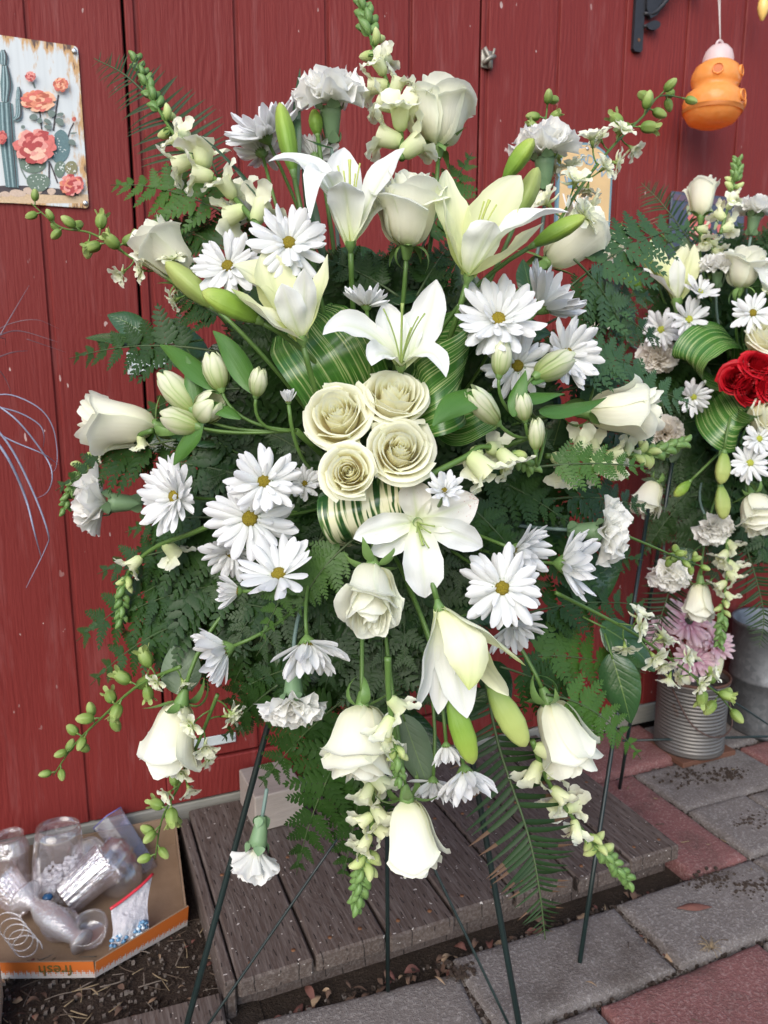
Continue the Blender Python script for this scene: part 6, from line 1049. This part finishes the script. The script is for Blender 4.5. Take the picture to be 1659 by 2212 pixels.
for i in range(34):
    a = i*2.39996; rr = math.sqrt((i+.6)/34); x, y = 1650+math.cos(a)*215*rr, 850+math.sin(a)*330*rr; an = rf.uniform(0, 6.28); L = rf.uniform(60, 95)
    leafthing('salal_leaf', 'dark leaf deep in the shade of the %s second spray' % ('upper' if y < 850 else 'lower'), 'leaf', (x, y), (x+math.cos(an)*L, y+math.sin(an)*L), rf.uniform(45, 65), SALAL, 1.97+rf.uniform(0, .08), 1.98, (rf.uniform(-.5, .5), rf.uniform(-.1, .7), 1), n=8, k=5, stalk=False, group='shaded leaves inside the second spray')
for lab, p, h, ax, kd, v in (('upright white rose at the top of the second spray', (1518, 425), 84, (.05, 1, .1), 'bud', 1), ('upright white rose left of the white flower at the right edge', (1608, 578), 86, (.1, .95, .2), 'half', 0), ('cream rose above the red roses', (1650, 728), 66, (.15, .45, .85), 'open', 0), ('white rose hanging at the right edge of the second spray', (1640, 1108), 90, (.15, -.85, .4), 'half', 1), ('white rose hanging above the pink flowers', (1512, 1302), 84, (-.1, -.97, .15), 'bud', 0), ('cream rose right below the red roses', (1652, 896), 62, (.5, .1, .8), 'open', 1), ('pale rose behind the ferns between the two sprays', (1332, 522), 76, (-.55, -.5, .4), 'bud', 0), ('pale rose hanging behind the right carnation', (1402, 1078), 84, (-.45, -.85, .2), 'bud', 1)):
    rose(*p, h, ax, kd, lab, d=d2(*p), var=v, core=CORE2)
for lab, p in (('leftmost red rose of the second spray', (1588, 816)), ('upper red rose of the second spray', (1640, 782)), ('lower red rose of the second spray', (1625, 840)), ('red rose at the right edge of the photo', (1672, 830))):
    rose(*p, 52, ((p[0]-1640)/90, -(p[1]-810)/90+.15, .9), 'red', lab, d=d2(*p)-.03, core=CORE2, name='red_rose', mid=.75, roll=p[0])
def sc_(tps, k): return [tuple([tuple(c*k for c in a), tuple(c*k for c in b), h*k, m]) for a, b, h, m in tps]
lily(1462, 652, (-.1, .9, .4), [((-92, -66, 20), (-40, -50, 10), 22, W), ((-62, -100, 10), (-30, -60, 0), 24, Yl), ((22, -125, 0), (0, -60, -10), 26, Yl), ((-50, -140, -20), (-30, -70, -10), 24, Yl), ((30, -118, 20), (26, -50, 16), 18, Yl), ((-14, -86, 40), (-6, -40, 30), 18, W)], 'small lemon lily at the left of the second spray', d=d2(1462, 652)-.02, core=CORE2)
lily(1672, 650, (-.2, .8, .5), [((-50, -70, 10), (-20, -40, 10), 24, W), ((-20, -95, 0), (-10, -50, 0), 24, W), ((20, -80, 0), (10, -40, 0), 22, W), ((-34, -10, 30), (-20, -20, 20), 16, G_), ((40, -50, 0), (20, -30, 0), 20, W), ((10, -20, 40), (0, -20, 20), 20, W)], 'white lily petals at the right edge of the photo', d=d2(1672, 640), core=CORE2)
for lab, a, b, f, tn in (('pale lily bud left of the small lemon lily', (1428, 605), (1388, 535), 34, 1), ('narrow lily bud rising left of the small lemon lily', (1412, 562), (1408, 516), 17, 0), ('round green lily bud at the left of the second spray', (1385, 625), (1348, 582), 34, 0), ('opening lily bud under the looped leaf of the second spray', (1564, 978), (1556, 1046), 34, 1), ('green lily bud hanging above the lower carnation', (1556, 1050), (1562, 1122), 34, 1), ('green lily bud pointing down and left in the dark', (1490, 1040), (1456, 1072), 24, 0)):
    lilybud(a, b, f, lab, d=d2(*a)-.03, tone=tn, core=CORE2)
for lab, p, dia, ax, cup, ds in (('orange centered daisy at the right edge', (1626, 676), 100, (-.1, .1, .95), 4, 'y'), ('green centered daisy below the small lemon lily', (1488, 690), 98, (.05, .05, .95), 14, 'g'), ('daisy turned left below the small lemon lily', (1428, 712), 92, (-.4, -.1, .8), 16, 'g'), ('double daisy right of the small lemon lily', (1512, 630), 88, (.1, .5, .7), 24, 'g'), ('daisy partly behind the silvery fern', (1498, 858), 84, (0, -.3, .8), 18, 'g'), ('upper daisy of the pair at the right edge', (1640, 948), 84, (.1, .2, .9), 6, 'g'), ('lower daisy of the pair at the right edge', (1620, 1000), 92, (-.05, .1, .95), 6, 'g')):
    daisy(*p, dia, ax, cup, lab, d=d2(*p)-.02, disc=ds, join=True, core=CORE2, n=(15, 12, 5))
for lab, p, dia, ax, tn in (('white carnation left of the upright rose in the second spray', (1552, 568), 84, (-.1, .85, .4), 0), ('white carnation at the top right corner of the second spray', (1634, 446), 96, (.1, .95, .2), 0), ('cream carnation left of the looped leaf', (1420, 768), 84, (-.3, .1, .9), 1), ('cream carnation right of the pointing rose', (1438, 938), 86, (-.2, -.1, .95), 1), ('white carnation under the hanging lily buds', (1543, 1146), 88, (0, -.55, .8), 0), ('white carnation behind the thin larkspur tip', (1448, 1246), 92, (-.1, -.6, .75), 0), ('half hidden carnation between the two sprays', (1300, 680), 66, (-.4, .2, .8), 1)):
    carnation(*p, dia, ax, lab, d=d2(*p), lift=4, tone=tn, join=True, core=CORE2)
spike([(1556, 505), (1572, 450), (1585, 400), (1592, 345)], 'upright snapdragon at the top of the second spray', 'snap', [38, 36, 28, 24, 18], 20, (.35, .2), d=1.72, sd=21, join=True)
spike([(1500, 490), (1540, 540), (1535, 590), (1528, 610)], 'small snapdragon beside the top rose of the second spray', 'snap', [30, 30, 26], 8, (.9, .1), d=1.8, sd=22, join=True)
spike([(1570, 1160), (1570, 1240), (1560, 1320), (1552, 1395)], 'snapdragon hanging over the galvanised bucket', 'snap', [38, 38, 30, 24, 18], 22, (.5, .2), d=1.75, sd=23, join=True)
loopleaf('dark green looped leaf left of the red roses', [(1560, 830), (1500, 800), (1500, 760), (1545, 725), (1590, 740), (1590, 800)], [1.85, 1.74, 1.72, 1.74, 1.80, 1.86], 90, ASPI, (.35, -.75, .55)); loopleaf('bright green folded leaf below the red roses', [(1530, 850), (1555, 905), (1590, 930), (1625, 905), (1640, 870)], [1.82, 1.71, 1.69, 1.71, 1.80], 95, ASPI, (.75, .62, .2))
for lab, a, b, w, m, nh in (('dark salal leaf under the top rose of the second spray', (1535, 520), (1480, 500), 44, SALAL, (0, .8, .6)), ('grey green salal leaf beside the top rose stem', (1500, 570), (1478, 512), 48, SALALB, (.2, 0, 1)), ('round grey leaf in the dark of the second spray', (1465, 960), (1450, 1000), 34, SALALB, (.2, 0, 1)), ('dark salal leaf under the hanging rose at the right edge', (1640, 1150), (1655, 1215), 54, SALAL, (.2, .1, 1)), ('dark salal leaf behind the lower carnation', (1500, 1190), (1440, 1240), 54, SALAL, (0, .2, 1))): leafthing('salal_leaf', lab, 'leaf', a, b, w, m, 1.86, 1.86, nh)
for i, (a, b, lab) in enumerate((((1560, 620), (1600, 480), 'fern frond behind the top carnation of the second spray'), ((1600, 620), (1690, 480), 'fern frond at the top right of the second spray'), ((1440, 900), (1400, 800), 'fern frond between the two cream carnations'), ((1560, 700), (1500, 640), 'fern frond right of the double daisy'), ((1460, 1100), (1390, 1200), 'fern frond under the pale hanging rose'))): frond(a, 1.85, b, 1.88, .42, 'd', lab, (0, .05, 0), sd=700+i, n=9, join=True)
for i, (x, y, tx, ty) in enumerate(((1560, 980, 1470, 1090), (1540, 1010, 1420, 1140), (1580, 1030, 1500, 1180), (1600, 1040, 1560, 1230), (1620, 1050, 1640, 1240), (1500, 940, 1400, 1010), (1550, 1080, 1450, 1230), (1600, 1100, 1530, 1270), (1570, 700, 1360, 630), (1570, 740, 1345, 720), (1570, 790, 1350, 800), (1570, 840, 1345, 880), (1560, 900, 1360, 960), (1560, 660, 1390, 560), (1540, 960, 1390, 1060))): frond((x, y), 1.88, (tx, ty), 1.88, .46, 'd', 'dark fern frond at the left and lower edge of the second spray', (0, .05, 0), (0, .2, 1), sd=950+i, n=8, join=True, group='edge fern fronds of the second spray')
swordfern([(1530, 590), (1490, 520), (1430, 440), (1385, 395)], [1.92, 1.94, 1.95, 1.96], [60, 68, 60, 40, 14], 'dark sword fern frond in front of the floral picture', 24, .3, sd=31, join=True); swordfern([(1470, 1180), (1450, 1260), (1425, 1340), (1400, 1400)], [1.88, 1.88, 1.88, 1.88], [40, 62, 56, 40, 14], 'sword fern frond in front of the pink flowers', 22, .1, sd=32, join=True); swordfern([(1600, 1150), (1630, 1240), (1650, 1330), (1640, 1400)], [1.85, 1.85, 1.85, 1.85], [40, 64, 60, 40, 14], 'sword fern frond in front of the galvanised bucket', 24, 0, sd=33, join=True)
# pink mums in the tin can
MP = [MB().grid(REG[m.name][0].reshape(9, 7, 3)).make('petal', MUMP) for m in DP[:5]]
for lab, p, dia, ax, cup in (('upper pink mum with dark center in the tin can', (1488, 1342), 112, (-.1, .35, .9), 10), ('lower pink mum resting on the rim of the tin can', (1500, 1424), 100, (-.05, .1, .95), 6), ('pink mum half hidden at the left of the tin can', (1424, 1370), 84, (-.5, .4, .6), 14), ('pink mum behind the hanging white rose', (1545, 1390), 90, (.3, .4, .8), 14)):
    daisy(*p, dia, ax, cup, lab, d=2.20, disc='d', join=True, name='pink_mum', cat='mum', pm=MP, n=(22, 20, 14), core=Vector((1.655, 1.60, .12)))
for lab, a, b, w in (('pale yellow leaf at the right rim of the tin can', (1540, 1470), (1560, 1400), 30), ('pale leaf hanging on the front of the tin can', (1485, 1450), (1482, 1488), 26)): leafthing('pale_leaf', lab, 'leaf', a, b, w, SNAP, 2.2, 2.2, (0, 0, 1), stalk=False)
